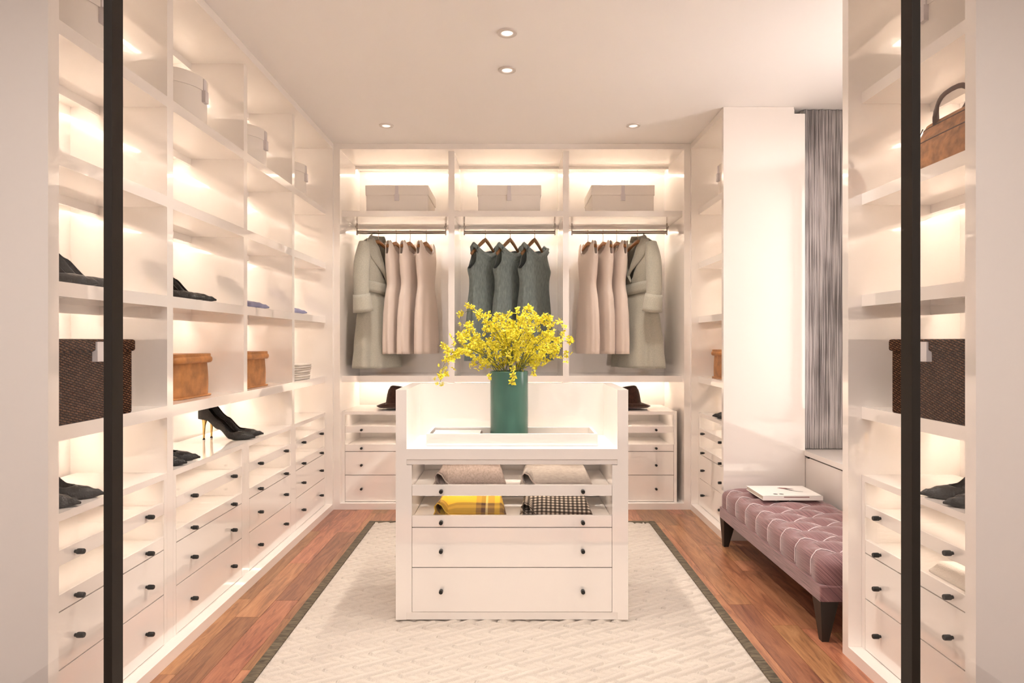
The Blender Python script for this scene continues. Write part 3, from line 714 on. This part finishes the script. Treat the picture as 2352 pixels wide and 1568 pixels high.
def hat_box(s, y, lab):
    z = SH[0][1]; r = 0.158
    t = thing('hat_box', lab, 'hat box', (s * 1.565, y, z), PI / 2 if s < 0 else -PI / 2, 'round hat boxes')
    MB().lathe([(0.001, 0.0), (r - 0.004, 0.0), (r - 0.004, 0.19), (0.001, 0.19)], 48).obj('body', 'box_paper', t, 40)
    MB().lathe([(r - 0.003, 0.168), (r, 0.168), (r, 0.226), (r - 0.004, 0.23), (0.001, 0.231)], 48).obj('lid', 'box_paper', t, 40)
    MB().box(-0.012, 0.012, -r - 0.004, -r + 0.004, 0.165, 0.222).box(-0.015, 0.015, -r - 0.012, -r + 0.006, 0.115, 0.168).obj('strap', 'strap_grey', t)
for (a, b), nm in zip(LC, ('above the dark wicker box at left', 'in second bay of left wardrobe top', 'in third bay of left wardrobe top', 'in last bay of left wardrobe top')):
    hat_box(-1, (a + b) / 2, 'round cream hat box ' + nm)
hat_box(1, sum(RC1[0]) / 2, 'round cream hat box above the brown handbag'); hat_box(1, sum(RC2[0]) / 2, 'round cream hat box on top shelf in far right corner')

def wicker_box(s, lab):
    z = SH[3][1]; t = thing('wicker_box', lab, 'box', (s * 1.363, 2.113, z), PI / 2 if s < 0 else -PI / 2, 'dark wicker boxes')
    box('body', -0.198, 0.198, 0.008, 0.33, 0, 0.24, 'wicker', t, bev=0.006); box('lid', -0.208, 0.208, 0.0, 0.338, 0.222, 0.264, 'wicker', t, bev=0.008)
    MB().box(-0.018, 0.018, -0.006, 0.002, 0.225, 0.255).box(-0.023, 0.023, -0.010, 0.009, 0.19, 0.226).obj('clasp', 'clasp', t)
wicker_box(-1, 'dark brown wicker box with white clasp behind the left post'); wicker_box(1, 'dark brown wicker box with white clasp behind the right post')

def tan_box(s, x, yc, w, lab):
    z = SH[3][1]; t = thing('leather_box', lab, 'box', (s * x, yc, z), PI / 2 if s < 0 else -PI / 2, 'tan leather boxes'); h = 0.165; d = 0.27
    def fn(u, v):
        th = 2 * PI * u; c, q = math.cos(th), math.sin(th); e = 0.28
        bl = 1 + 0.022 * math.sin(PI * min(1, v * 1.05)) - 0.02 * v
        return ((w / 2 - 0.008) * math.copysign(abs(c) ** e, c) * bl, d / 2 + (d / 2 - 0.008) * math.copysign(abs(q) ** e, q) * bl, h * v)
    g = MB().grid(fn, 48, 12, closed_u=True); g.f.append(tuple(range(48))); g.mi.append(0); g.obj('body', 'leather_tan', t, 50)
    def rim(z0, z1, e0):
        def f2(u, v):
            th = 2 * PI * u; c, q = math.cos(th), math.sin(th); e = 0.25; k = e0 * math.sin(PI * v) ** 0.5 if 0 < v < 1 else 0
            return ((w / 2 + k) * math.copysign(abs(c) ** e, c), d / 2 + (d / 2 + k) * math.copysign(abs(q) ** e, q), z0 + (z1 - z0) * v)
        m = MB().grid(f2, 48, 7, closed_u=True); n = 48
        m.f.append(tuple(6 * n + k for k in range(n))); m.f.append(tuple(reversed(range(n)))); m.mi += [0, 0]; return m
    rim(h - 0.008, h + 0.022, 0.007).obj('lid', 'leather_tan', t, 50); rim(h + 0.0215, h + 0.034, 0.001).obj('lid_top', 'leather_tan', t, 50)
    rim(0.0, 0.008, 0.003).obj('foot_band', 'leather_tan', t, 50)
tan_box(-1, 1.440, 2.925, 0.335, 'tan leather box in left wardrobe beside the second bay divider'); tan_box(-1, 1.425, 3.60, 0.335, 'tan leather box in third bay of left wardrobe'); tan_box(1, 1.42, 4.41, 0.335, 'tan leather box half hidden in the far right corner wardrobe')

# stack of folded white towels
for i in range(7):
    z = SH[3][1] + 0.0005 + i * 0.0152; w = 0.28 + random.uniform(-0.01, 0.01); dx = random.uniform(-0.006, 0.006)
    def fn(u, v, w=w):
        th = 2 * PI * u; c, q = math.cos(th), math.sin(th); e = 0.5
        prof = math.sin(PI * v) ** 0.6 if 0 < v < 1 else 0
        rx = w / 2 - 0.008 * (1 - prof); ry = 0.12 - 0.008 * (1 - prof)
        return (rx * math.copysign(abs(c) ** 0.25, c), 0.12 + ry * math.copysign(abs(q) ** 0.25, q), 0.0148 * v + 0.0)
    m = MB().grid(fn, 40, 7, closed_u=True); m.f += [tuple(reversed(range(40))), tuple(6 * 40 + k for k in range(40))]; m.mi += [0, 0]
    o = m.obj('folded_towel', 'towel_white', None, 50); o.location = (-1.40 + dx, 4.355 + dx, z); o.rotation_euler = (0, 0, PI / 2 + dx)
    tag(o, ('lowest' if i == 0 else 'topmost' if i == 6 else ['', 'second', 'third', 'fourth', 'fifth', 'sixth'][i]) + ' white towel from the bottom of the folded stack at left' if i not in (0, 6) else ('lowest' if i == 0 else 'topmost') + ' white towel of the folded stack in left wardrobe', 'towel', 'folded white towels')

# ------------------------------------------------------------------ shoes
def shoe_meshes(upper, lining, heel_m):
    Lg = 0.252
    hs = [(0, 0.098), (0.14, 0.095), (0.38, 0.05), (0.60, 0.006), (0.68, 0.002), (0.85, 0.002), (1, 0.007)]
    ws = [(0, 0.006), (0.03, 0.017), (0.10, 0.026), (0.34, 0.023), (0.62, 0.037), (0.70, 0.037), (0.82, 0.028), (0.93, 0.013), (1, 0.002)]
    ts = [(0, 0.064), (0.1, 0.062), (0.3, 0.046), (0.5, 0.034), (0.62, 0.030), (0.70, 0.034), (0.8, 0.030), (0.92, 0.018), (1, 0.004)]
    es = [(0, 0.9), (0.6, 0.86), (0.66, 0.7), (0.71, 0.0), (1, 0.0)]
    def pt(s_, q):
        w, h, t, e = (lerp_tab(k, s_) for k in (ws, hs, ts, es)); x = -Lg * 0.48 + Lg * s_
        if abs(q) <= 0.4: return (x, q / 0.4 * w * 0.92, h)
        f = (abs(q) - 0.4) / 0.6 * PI / 2; sg = math.copysign(1, q)
        return (x, sg * w * (e + (1 - e) * math.cos(f)) * (0.94 + 0.06 * math.sin(2 * f)), h + 0.001 + t * math.sin(f))
    g = MB().grid(lambda u, v: pt(v, -1 + 2 * u), 23, 44)
    g.f.append(tuple(range(23))); g.mi.append(0)
    up = g.mesh('upper', upper, True)
    ins = MB().grid(lambda u, v: (lambda p: (p[0], p[1] * 0.93, p[2] + 0.004))(pt(0.03 + 0.66 * v, -0.4 + 0.8 * u)), 7, 24).mesh('insole', lining, True)
    xh = -Lg * 0.48 + 0.024
    hl = MB().tube([(xh + 0.004, 0, 0.099), (xh + 0.002, 0, 0.085), (xh, 0, 0.066), (xh - 0.001, 0, 0.03), (xh - 0.001, 0, 0.003)], [0.016, 0.0105, 0.0068, 0.0050, 0.0044], 12).mesh('heel', heel_m, True)
    tp = MB().lathe([(0.0058, 0.0), (0.0058, 0.004)], 12, c=(xh - 0.001, 0, 0), cap0=True, cap1=True).mesh('heel_tip', 'ink_black')
    return up, ins, hl, tp
SHOES = {'black': shoe_meshes('croc_black', 'insole_tan', 'gold'), 'blue': shoe_meshes('patent_blue', 'insole_tan', 'patent_blue')}
def shoe(kind, x, y, z, ang, lab):
    t = thing('high_heel_shoe', lab, 'shoe', (x, y, z), ang, 'high heeled pumps'); t.scale = (1.15,) * 3
    for me, n in zip(SHOES[kind], ('upper', 'insole', 'heel', 'heel_tip')):
        o = put(me, n, t)
        if n in ('upper', 'insole'): solid(o, 0.0022, 0.0)
def pair(kind, s, x, y, z, a1, a2, lab, gap=0.088):
    """s=-1: toes towards +x"""
    base = 0 if s < 0 else PI
    for k, nm in ((-0.5, 'nearer'), (0.5, 'farther')):
        ang = base + (a1 if k < 0 else a2) * (-s)
        shoe(kind, x, y + k * gap, z + 0.0005, ang, nm + ' shoe of the ' + lab)
z3 = SH[2][1]; z5 = UT
pair('black', -1, -1.525, 2.17, z3, 0.06, 0.20, 'black pumps on left shelf above the wicker box', 0.10)
pair('black', -1, -1.525, 2.90, z3, 0.06, 0.22, 'black pumps at eye level in second left bay', 0.10)
pair('blue', -1, -1.525, 3.55, z3, 0.06, 0.20, 'lilac blue pumps in third left bay', 0.10)
pair('blue', -1, -1.525, 4.22, z3, 0.06, 0.20, 'lilac blue pumps in last left bay', 0.10)
pair('black', -1, -1.515, 2.06, z5, 0.10, 0.28, 'black pumps at left on chest behind the dark post', 0.10)
pair('black', -1, -1.52, 2.73, z5, 0.12, 0.30, 'black pumps half hidden by the second left divider', 0.10)
pair('black', -1, -1.52, 3.45, z5, 0.08, 0.32, 'black gold heeled pumps in the middle of the left chest top', 0.10)
pair('black', 1, 1.515, 2.06, z5, 0.10, 0.28, 'black pumps at right on chest behind the right post', 0.10)
pair('black', 1, 1.52, 4.30, z5, 0.12, 0.30, 'black pumps in the far right corner wardrobe', 0.10)

# ------------------------------------------------------------------ hats
def hat(x, y, rz, lab):
    t = thing('felt_hat', lab, 'hat', (x, y, UT), rz, 'brown felt hats')
    n = 56
    def crown(u, v):
        a = 2 * PI * u; c, q = math.cos(a), math.sin(a)
        r = lerp_tab([(0, 0.100), (0.5, 0.088), (0.8, 0.076), (0.92, 0.066), (1, 0.0)], v); z = lerp_tab([(0, 0.022), (0.5, 0.10), (0.8, 0.148), (0.92, 0.168), (1.0, 0.150)], v)
        dent = 0.022 * math.exp(-((q * r) / 0.022) ** 2) * (1 if v > 0.75 else 0) ; pinch = 1 - 0.22 * max(0, v - 0.45) * max(0, c) * 1.6
        return (r * 1.12 * c, r * 0.95 * q * pinch, z - dent + 0.016 * c * v)
    MB().grid(crown, n, 22, closed_u=True).obj('crown', 'felt_brown', t, True)
    def brim(u, v):
        a = 2 * PI * u; c, q = math.cos(a), math.sin(a); r = 0.098 + 0.062 * v
        z = 0.022 - 0.016 * math.sin(PI * v * 0.8) + 0.030 * v ** 2 * (0.35 + abs(q) ** 2 * 0.9)
        return (r * 1.12 * c, r * q, max(0.003, z))
    solid(MB().grid(brim, n, 9, closed_u=True).obj('brim', 'felt_brown', t, True), 0.004)
    MB().lathe([(0.1015, 0.024), (0.0985, 0.05)], n).obj('hat_band', 'leather_dark', t, True).scale = (1.12, 0.96, 1)
hat(-0.872, 4.98, PI, 'dark brown felt hat left of the island in rear wardrobe'); hat(0.895, 4.98, 0, 'dark brown felt hat right of the island in rear wardrobe')

# ------------------------------------------------------------------ handbag at right
def handbag():
    t = thing('leather_handbag', 'brown leather handbag with two dark handles on the right shelf', 'handbag', (1.475, 2.075, SH[1][1]), -PI / 2)
    Lh, Dh, Hh = 0.19, 0.085, 0.165
    def fn(u, v):
        th = 2 * PI * u; c, q = math.cos(th), math.sin(th)
        k = 1 - 0.10 * v ** 2; d = Dh * (1 - 0.55 * v ** 2.2)
        return (Lh * k * math.copysign(abs(c) ** 0.35, c), d * math.copysign(abs(q) ** 0.55, q), 0.004 + Hh * v)
    m = MB().grid(fn, 56, 16, closed_u=True); m.f += [tuple(reversed(range(56))), tuple(15 * 56 + k for k in range(56))]; m.mi += [0, 0]; m.obj('body', 'leather_bag', t, 60)
    for v, nm in ((0.60, 'seam'), (0.90, 'seam')):
        MB().tube([(Vector(fn(i / 40, v)) * 1.0) for i in range(40)], 0.0022, 6, closed=True).obj(nm, 'leather_dark', t, True)
    for s in (-1, 1):
        MB().tube([(s * Lh * 0.80, -Dh * 0.98, 0.02), (s * Lh * 0.79, -Dh * 0.92, 0.09), (s * Lh * 0.74, -Dh * 0.62, 0.155)], 0.0024, 6).obj('side_seam', 'leather_dark', t, True)
        pts = []
        for k in range(15):
            a = PI * k / 14; pts.append((0.088 * math.copysign(abs(math.cos(a)) ** 0.7, math.cos(a)), s * (0.042 + 0.008 * math.sin(a)), 0.152 + 0.088 * math.sin(a) ** 0.8))
        MB().tube(pts, [0.0115] * 3 + [0.0085] * 9 + [0.0115] * 3, 8, flat=0.7).obj('handle', 'leather_dark', t, True)
    MB().tube([(-Lh * 0.85, 0, Hh + 0.004), (Lh * 0.85, 0, Hh + 0.004)], 0.006, 8).obj('zip', 'leather_dark', t, True)
handbag()

# ------------------------------------------------------------------ tray, book, vase and flowers on the island
TZ = 0.766
def tray():
    t = thing('serving_tray', 'white gloss tray on the island top holding the vase', 'tray', (0, 2.905, TZ + 0.0005))
    w, d, h, k = 0.389, 0.235, 0.055, 0.013
    box('base', -w + k, w - k, k, d - k, 0, 0.009, 'tray_base', t)
    box('wall', -w, w, 0, k, 0, h, 'lacquer', t, bev=0.001); box('wall', -w, w, d - k, d, 0, h, 'lacquer', t, bev=0.001); box('wall', -w, -w + k, k, d - k, 0, h, 'lacquer', t); box('wall', w - k, w, k, d - k, 0, h, 'lacquer', t)
tray()
def notebook():
    t = thing('notebook', 'cream notebook with dark brown edge lying in the tray', 'notebook', (-0.255, 3.02, TZ + 0.0100), 0.0)
    box('cover', -0.112, 0.112, -0.085, 0.085, 0, 0.03, 'leather_dark', t, bev=0.002); box('page', -0.113, 0.106, -0.087, 0.078, 0.0302, 0.036, 'book_white', t)
notebook()
VX, VY, VR, VZ = -0.0134, 3.02, 0.0894, TZ + 0.0100
def vase():
    h = 1.101 - VZ
    o = MB().lathe([(0.001, 0), (VR - 0.003, 0), (VR, 0.003), (VR, h - 0.002), (VR - 0.002, h), (VR - 0.006, h), (VR - 0.007, h - 0.004), (VR - 0.008, 0.012), (0.001, 0.011)], 56).obj('flower_vase', 'vase_green', None, 40)
    o.location = (VX, VY, VZ); tag(o, 'tall green glazed cylinder vase in the tray on the island', 'vase')
vase()
def blossom_geo(b, r, T=None):
    T = T or (lambda p: p)
    for i in range(6):
        lip = i == 0
        a = 2 * PI * i / 6 + r.uniform(-0.25, 0.25); ln = r.uniform(0.012, 0.020); wd = ln * (0.42 if lip else r.uniform(0.20, 0.32)); up = r.uniform(-0.35, 0.6)
        d = Vector((math.cos(a), math.sin(a), 0)); n = Vector((-math.sin(a), math.cos(a), 0)); k = ln * r.uniform(0.45, 0.65)
        p0 = d * 0.001; p1 = d * k + n * wd; p2 = d * ln + Vector((0, 0, ln * up)); p3 = d * k - n * wd; pm = d * k + Vector((0, 0, 0.003))
        p1.z = r.uniform(-0.004, 0.002); p3.z = r.uniform(-0.004, 0.002)
        b.add([T(p) for p in (p0, p1, p2, p3, pm)], [(0, 1, 4), (1, 2, 4), (2, 3, 4), (3, 0, 4)])
    b.add([T(Vector(p)) for p in ((0.0025, 0, 0.002), (-0.0015, 0.002, 0.002), (-0.0015, -0.002, 0.002), (0, 0, 0.005))], [(0, 1, 3), (1, 2, 3), (2, 0, 3)], 1)
def blossom_mesh(k):
    b = MB(); blossom_geo(b, random.Random(k)); return b.mesh('blossom', ['petal_yellow', 'petal_red'])
def bouquet():
    t = thing('flower_bouquet', 'spreading bunch of small yellow flowers in the green vase', 'flowers', (VX, VY, 1.09))
    bl = [blossom_mesh(k) for k in range(9)]; rnd = random.Random(21)
    ends = []
    # (x, z) of spray ends seen from the front, relative to the vase mouth
    tips = [(-0.315, -0.055), (-0.295, 0.10), (-0.27, 0.155), (-0.225, 0.20), (-0.205, 0.275), (-0.135, 0.265), (-0.11, 0.215), (-0.05, 0.245), (0.0, 0.225), (0.055, 0.255), (0.105, 0.282), (0.155, 0.245), (0.195, 0.225), (0.215, 0.15), (0.255, 0.185), (0.30, 0.13), (0.29, 0.06), (0.21, 0.08), (-0.18, 0.12), (-0.17, 0.02), (0.12, 0.13), (-0.08, 0.12), (0.03, 0.14), (0.17, 0.03), (-0.22, 0.08), (0.09, 0.19), (-0.02, 0.18), (0.245, 0.10)]
    nb = 0; paths = []
    for i, (ex, ez) in enumerate(tips):
        dy = rnd.uniform(-0.15, 0.13); p0 = Vector((rnd.uniform(-0.04, 0.04) , rnd.uniform(-0.04, 0.04), -0.12)); p3 = Vector((ex, dy, ez + 0.01))
        p1 = Vector((p0.x * 1.2, p0.y * 1.2, 0.05)); p2 = Vector((ex * 0.72, dy * 0.7, max(ez, 0.0) + 0.07 + 0.3 * max(0, -ez)))
        if i == 0: p1 = Vector((-0.1, p0.y, 0.16)); p2 = Vector((-0.30, dy * 0.7, 0.20))
        pts = []
        for k in range(17):
            q = k / 16; pts.append(p0 * (1 - q) ** 3 + p1 * 3 * q * (1 - q) ** 2 + p2 * 3 * q * q * (1 - q) + p3 * q ** 3)
        st = MB().tube(pts, [0.0022 - 0.0012 * k / 16 for k in range(17)], 5).obj('stem', 'stem_green', t, True)
        n = 10 if i else 14
        for k in range(n):
            q = 0.40 + 0.60 * (k + rnd.random() * 0.6) / n; q = min(q, 1.0); f = q * 16; a = int(min(15, f)); p = pts[a].lerp(pts[a + 1], f - a)
            sp = 0.030 * (1.15 - 0.7 * q)
            p = p + Vector((rnd.gauss(0, sp), rnd.gauss(0, sp), rnd.gauss(0, sp * 0.9)))
            if math.hypot(p.x, p.y) < 0.1 and p.z < 0.02: p.z = 0.02 + rnd.random() * 0.03
            put(rnd.choice(bl), 'blossom', st, loc=p, rot=(PI / 2 + rnd.gauss(0, 0.6), rnd.gauss(0, 0.5), rnd.gauss(0, 0.8)), scale=[rnd.uniform(0.9, 1.35)] * 3); nb += 1
        paths.append(pts)
    # the small blossoms behind and between, past those that can be picked out one by one
    mb = MB()
    for k in range(470):
        i = rnd.choice([0, 0] + list(range(len(paths)))); pts = paths[i]; q = rnd.uniform(0.36, 1.0) ** 0.85; f = min(q, 0.999) * 16; a = int(f); p = pts[a].lerp(pts[a + 1], f - a)
        sp = 0.034 * (1.2 - 0.75 * q) if i else 0.014; p = p + Vector((rnd.gauss(0, sp), rnd.gauss(0, sp), rnd.gauss(0, sp * 0.85)))
        if math.hypot(p.x, p.y) < 0.1 and p.z < 0.02: p.z = 0.02 + rnd.random() * 0.04
        rot = Euler((PI / 2 + rnd.gauss(0, 0.7), rnd.gauss(0, 0.6), rnd.gauss(0, 0.9))).to_matrix() * rnd.uniform(0.65, 1.15)
        blossom_geo(mb, rnd, lambda v, p=p, rot=rot: rot @ v + p)
    mb.obj('small_blossoms', ['petal_yellow', 'petal_red'], t)['kind'] = 'stuff'
    for (x, z) in ((-0.085, -0.012), (0.012, -0.035), (0.016, -0.006), (0.105, 0.005)):
        st = MB().tube([(x * 0.5, -0.05, 0.02), (x, -0.10, 0.045), (x * 1.05, -0.112, z)], 0.0012, 5).obj('stem', 'stem_green', t, True)
        put(bl[1], 'blossom', st, loc=(x * 1.05, -0.114, z), rot=(1.9, 0.3, x * 9), scale=(1.25,) * 3)
bouquet()

# ------------------------------------------------------------------ scarves in the glass drawers of the island
def scarf(x, zb, m, hem, lab, seed):
    t = thing('folded_scarf', lab, 'scarf', (x, YI + 0.02, zb), 0, 'folded scarves in the island drawers'); r = random.Random(seed)
    w, d = 0.165, 0.27; hh = 0.074
    def top(u, v):
        xx = -w + 2 * w * u; y = 0.022 + d * v
        e = min(1, (1 - abs(2 * u - 1)) * 9); fr = math.sin(min(1, v * 1.8) * PI / 2) ** 0.8
        z = (0.016 + (hh - 0.016) * fr) * (0.35 + 0.65 * math.sin(e * PI / 2)) + 0.003 * math.sin(u * 9 + v * 5 + seed) * fr
        z *= 1 - 0.85 * max(0, 1 - u / 0.30) * max(0, 1 - v / 0.45)
        sk = (0.035 * v) * (1 - 2 * u)
        return (xx + sk, y, z)
    g = MB().grid(top, 40, 26)
    n = 40
    # skirt down to the drawer floor so the fold is a closed body
    def skirt(idx):
        vs = [g.v[i] for i in idx] + [(g.v[i][0], g.v[i][1], 0.0005) for i in idx]; k = len(idx); g.add(vs, [(i, i + 1, k + i + 1, k + i) for i in range(k - 1)])
    skirt(list(range(n))); skirt([25 * n + i for i in range(n)]); skirt([j * n for j in range(26)]); skirt([j * n + n - 1 for j in range(26)])
    g.obj('cloth', m, t, 60)
    # rolled fold at the front left corner and the hem running along the front
    def roll(u, v):
        a = 2 * PI * u; rx, rz = 0.021, 0.029
        return (-w + 0.036 + rx * math.cos(a) - 0.010 * math.sin(a) + 0.02 * v, 0.010 + 0.16 * v, 0.031 + rz * math.sin(a))
    solid(MB().grid(roll, 28, 8, closed_u=True).obj('rolled_fold', m, t, True), 0.004)
    pts = [(-w + 0.004, 0.008, 0.004), (-w + 0.014, 0.008, 0.026), (-w + 0.010, 0.008, 0.046), (-w + 0.024, 0.008, 0.061), (-w + 0.042, 0.008, 0.052), (-w + 0.056, 0.008, 0.028), (-w + 0.074, 0.010, 0.010), (-w + 0.11, 0.014, 0.006), (0, 0.016, 0.005), (w * 0.55, 0.016, 0.005), (w - 0.03, 0.016, 0.003)]
    MB().tube(pts, 0.0030, 6).obj('hem', hem, t, True)
scarf(-0.190, 0.594, 'scarf_taupe', 'hem_light', 'folded taupe linen scarf in upper left of island drawers', 1); scarf(0.197, 0.594, 'scarf_grey', 'hem_light', 'folded soft grey scarf in upper right of island drawers', 2)
scarf(-0.190, 0.459, 'scarf_plaid', 'hem_yellow', 'folded yellow plaid scarf in lower left glass drawer of the island', 3); scarf(0.197, 0.459, 'scarf_check', 'scarf_check', 'folded black and white checked scarf in lower right glass drawer', 4)

def folded_cloth():
    w, d = 0.15, 0.125
    def top(u, v):
        e = min(1, (1 - abs(2 * u - 1)) * 7) * min(1, (1 - abs(2 * v - 1)) * 5); z = 0.006 + (0.030 + 0.032 * u ** 1.5) * math.sin(e * PI / 2) ** 0.8 + 0.004 * math.sin(v * 8 + 3 * u)
        return (-w + 2 * w * u, -d + 2 * d * v, z)
    g = MB().grid(top, 30, 22); n = 30
    def skirt(idx):
        vs = [g.v[i] for i in idx] + [(g.v[i][0], g.v[i][1], 0.0) for i in idx]; k = len(idx); g.add(vs, [(i, i + 1, k + i + 1, k + i) for i in range(k - 1)])
    skirt(list(range(n))); skirt([21 * n + i for i in range(n)]); skirt([j * n for j in range(22)]); skirt([j * n + n - 1 for j in range(22)])
    o = g.obj('folded_cloth', 'towel_white', None, 60); o.location = (1.545, 2.03, 0.4585); o.rotation_euler = (0, 0, -PI / 2)
    tag(o, 'folded white cloth in second glass drawer of the far right chest', 'cloth')
folded_cloth()

# ------------------------------------------------------------------ tufted bench and book
BX0, BX1, BY0, BY1 = 1.268, 1.778, 2.63, 3.905
def bench():
    cx, cy = (BX0 + BX1) / 2, (BY0 + BY1) / 2; w, l = (BX1 - BX0) / 2, (BY1 - BY0) / 2
    t = thing('tufted_bench', 'low mauve striped tufted bench on dark tapered legs', 'bench', (cx, cy, 0))
    z0, z1 = 0.232, 0.352; r = 0.05
    dx, dy = 0.128, 0.0765
    def pq(x, y): return ((x / dx + y / dy) / 1.0, (x / dx - y / dy) / 1.0)
    def tuft(x, y):
        p, q = pq(x, y); a, b = abs(math.sin(PI * p / 2)), abs(math.sin(PI * q / 2))
        return 0.017 * (a * b) ** 0.6 + 0.014 * max(a, b)
    def side(y): return 0.012 * abs(math.cos(PI * y / (2 * dy))) ** 0.7     # scallops between the seams
    def surf(x, y, z):
        ix = max(-w + r, min(w - r, x)); iy = max(-l + r, min(l - r, y)); iz = max(z0 + 0.02, min(z1 - r, z))
        d = Vector((x - ix, y - iy, z - iz)); n = d.normalized() if d.length > 1e-6 else Vector((0, 0, 1))
        p = Vector((ix, iy, iz)) + n * (r if z > z0 + 0.03 else r)
        fade = max(0, min(1, (w - abs(x)) / 0.08)) * max(0, min(1, (l - abs(y)) / 0.06)); up = max(0, n.z)
        p.z += up * (tuft(x, y) * fade - 0.022 + 0.016 * (1 - fade))
        sd = abs(n.x) * (1 - fade) * 0.9
        p.x += math.copysign(1, n.x) * sd * (side(y) - 0.010)
        return p
    def N(a, b, n): return [a + (b - a) * i / n for i in range(n + 1)]
    m = MB(); nx, ny, nz = 46, 116, 8
    m.grid(lambda u, v: surf(-w + 2 * w * u, -l + 2 * l * v, z1), nx, ny)
    for s in (-1, 1):
        m.grid(lambda u, v: surf(s * w, -l + 2 * l * u, z0 + (z1 - z0) * v), ny, nz); m.grid(lambda u, v: surf(-w + 2 * w * u, s * l, z0 + (z1 - z0) * v), nx, nz)
    me = m.mesh('cushion', 'bench_stripe', True); bm = bmesh.new(); bm.from_mesh(me); bmesh.ops.remove_doubles(bm, verts=bm.verts[:], dist=0.0005)
    bmesh.ops.recalc_face_normals(bm, faces=bm.faces[:]); bm.to_mesh(me); bm.free(); put(me, 'cushion', t)
    # white piping along the tuft seams and over the long sides
    def line(a, b, n=11, lift=0.0038):
        pts = []
        for i in range(n):
            x = a[0] + (b[0] - a[0]) * i / (n - 1); y = a[1] + (b[1] - a[1]) * i / (n - 1)
            if abs(x) <= w and abs(y) <= l: p = surf(x, y, z1); p.z += lift; pts.append(p)
        if len(pts) > 3: MB().tube(pts, 0.0021, 5).obj('piping', 'piping_white', t, True)
    for i in range(-2, 3):
        for j in range(-9, 10):
            if (i + j) % 2: continue
            for s in (-1, 1):
                a = (i * dx, j * dy); b = ((i + 1) * dx, (j + s) * dy)
                if abs(a[0]) < w - 0.02 and abs(a[1]) < l and abs(b[0]) < w + 0.1 and abs(b[1]) < l + 0.06 and abs(b[0]) < w - 0.015: line(a, b)
    k = -4
    for k in range(-9, 10, 2):
        y = k * dy
        if abs(y) > l - 0.03: continue
        pts = []
        for s in (-1,):
            for i in range(8): pts.append(surf(s * w, y, z0 + 0.012 + (z1 - z0 - 0.012) * i / 7) + Vector((s * 0.0022, 0, 0)))
            for i in range(1, 6):
                x = s * (w - (w - dx) * i / 5); p = surf(x, y, z1); p.z += 0.0035; pts.append(p)
        MB().tube(pts, 0.0022, 5).obj('piping', 'piping_white', t, True)
    box('apron', -w - 0.002, w + 0.002, -l - 0.002, l + 0.002, 0.168, z0 + 0.004, 'bench_stripe', t, bev=0.006)
    for sx in (-1, 1):
        for sy in (-1, 1):
            m = MB(); xo, yo = sx * (w - 0.0), sy * (l - 0.0)
            def ring(sz, z, tx, ty):
                a, b = (xo, xo - sx * sz), (yo, yo - sy * sz); a = (a[0] - sx * tx, a[1] - sx * 0); b = (b[0] - sy * ty, b[1])
                return [(a[0], b[0], z), (a[1], b[0], z), (a[1], b[1], z), (a[0], b[1], z)]
            vs = ring(0.075, 0.17, 0, 0) + ring(0.040, 0.0, 0.012, 0.012)
            m.add(vs, [(0, 1, 2, 3), (4, 7, 6, 5), (0, 4, 5, 1), (1, 5, 6, 2), (2, 6, 7, 3), (3, 7, 4, 0)]); m.obj('leg', 'leg_dark', t)
bench()
def book():
    t = thing('hardcover_book', 'white hardcover book with dark red figure lying on the bench', 'book', (1.545, 3.645, 0.3665), 0.0)
    w, d, h = 0.165, 0.125, 0.024
    box('cover', -w, w, -d, d, h - 0.003, h, 'book_white', t); box('cover', -w, w, -d, d, 0, 0.003, 'book_white', t); box('page', -w + 0.004, w - 0.004, -d + 0.004, d - 0.001, 0.003, h - 0.003, 'page_white', t)
    box('spine', -w, w, -d - 0.002, -d + 0.004, 0, h, 'book_white', t)
    z = h + 0.0006
    def blob(pts, m): MB().add([(a, b, z) for a, b in pts], [tuple(range(len(pts)))]).obj('cover_print', m, t)
    blob([(-0.01, 0.065), (0.01, 0.075), (0.04, 0.068), (0.07, 0.045), (0.075, 0.03), (0.04, 0.045), (0.02, 0.042)], 'ink_red')
    blob([(0.02, 0.045), (0.036, 0.048), (0.05, 0.012), (0.062, -0.004), (0.10, -0.03), (0.095, -0.034), (0.045, -0.004)], 'ink_black')
    for x0 in (-0.078, -0.045): blob([(x0 + 0.013 * math.cos(2 * PI * i / 12), -0.082 + 0.011 * math.sin(2 * PI * i / 12)) for i in range(12)], 'ink_black')
    box('page_stain', -0.05, 0.09, -d - 0.0026, -d - 0.0018, h - 0.008, h - 0.004, 'ink_red', t)
book()
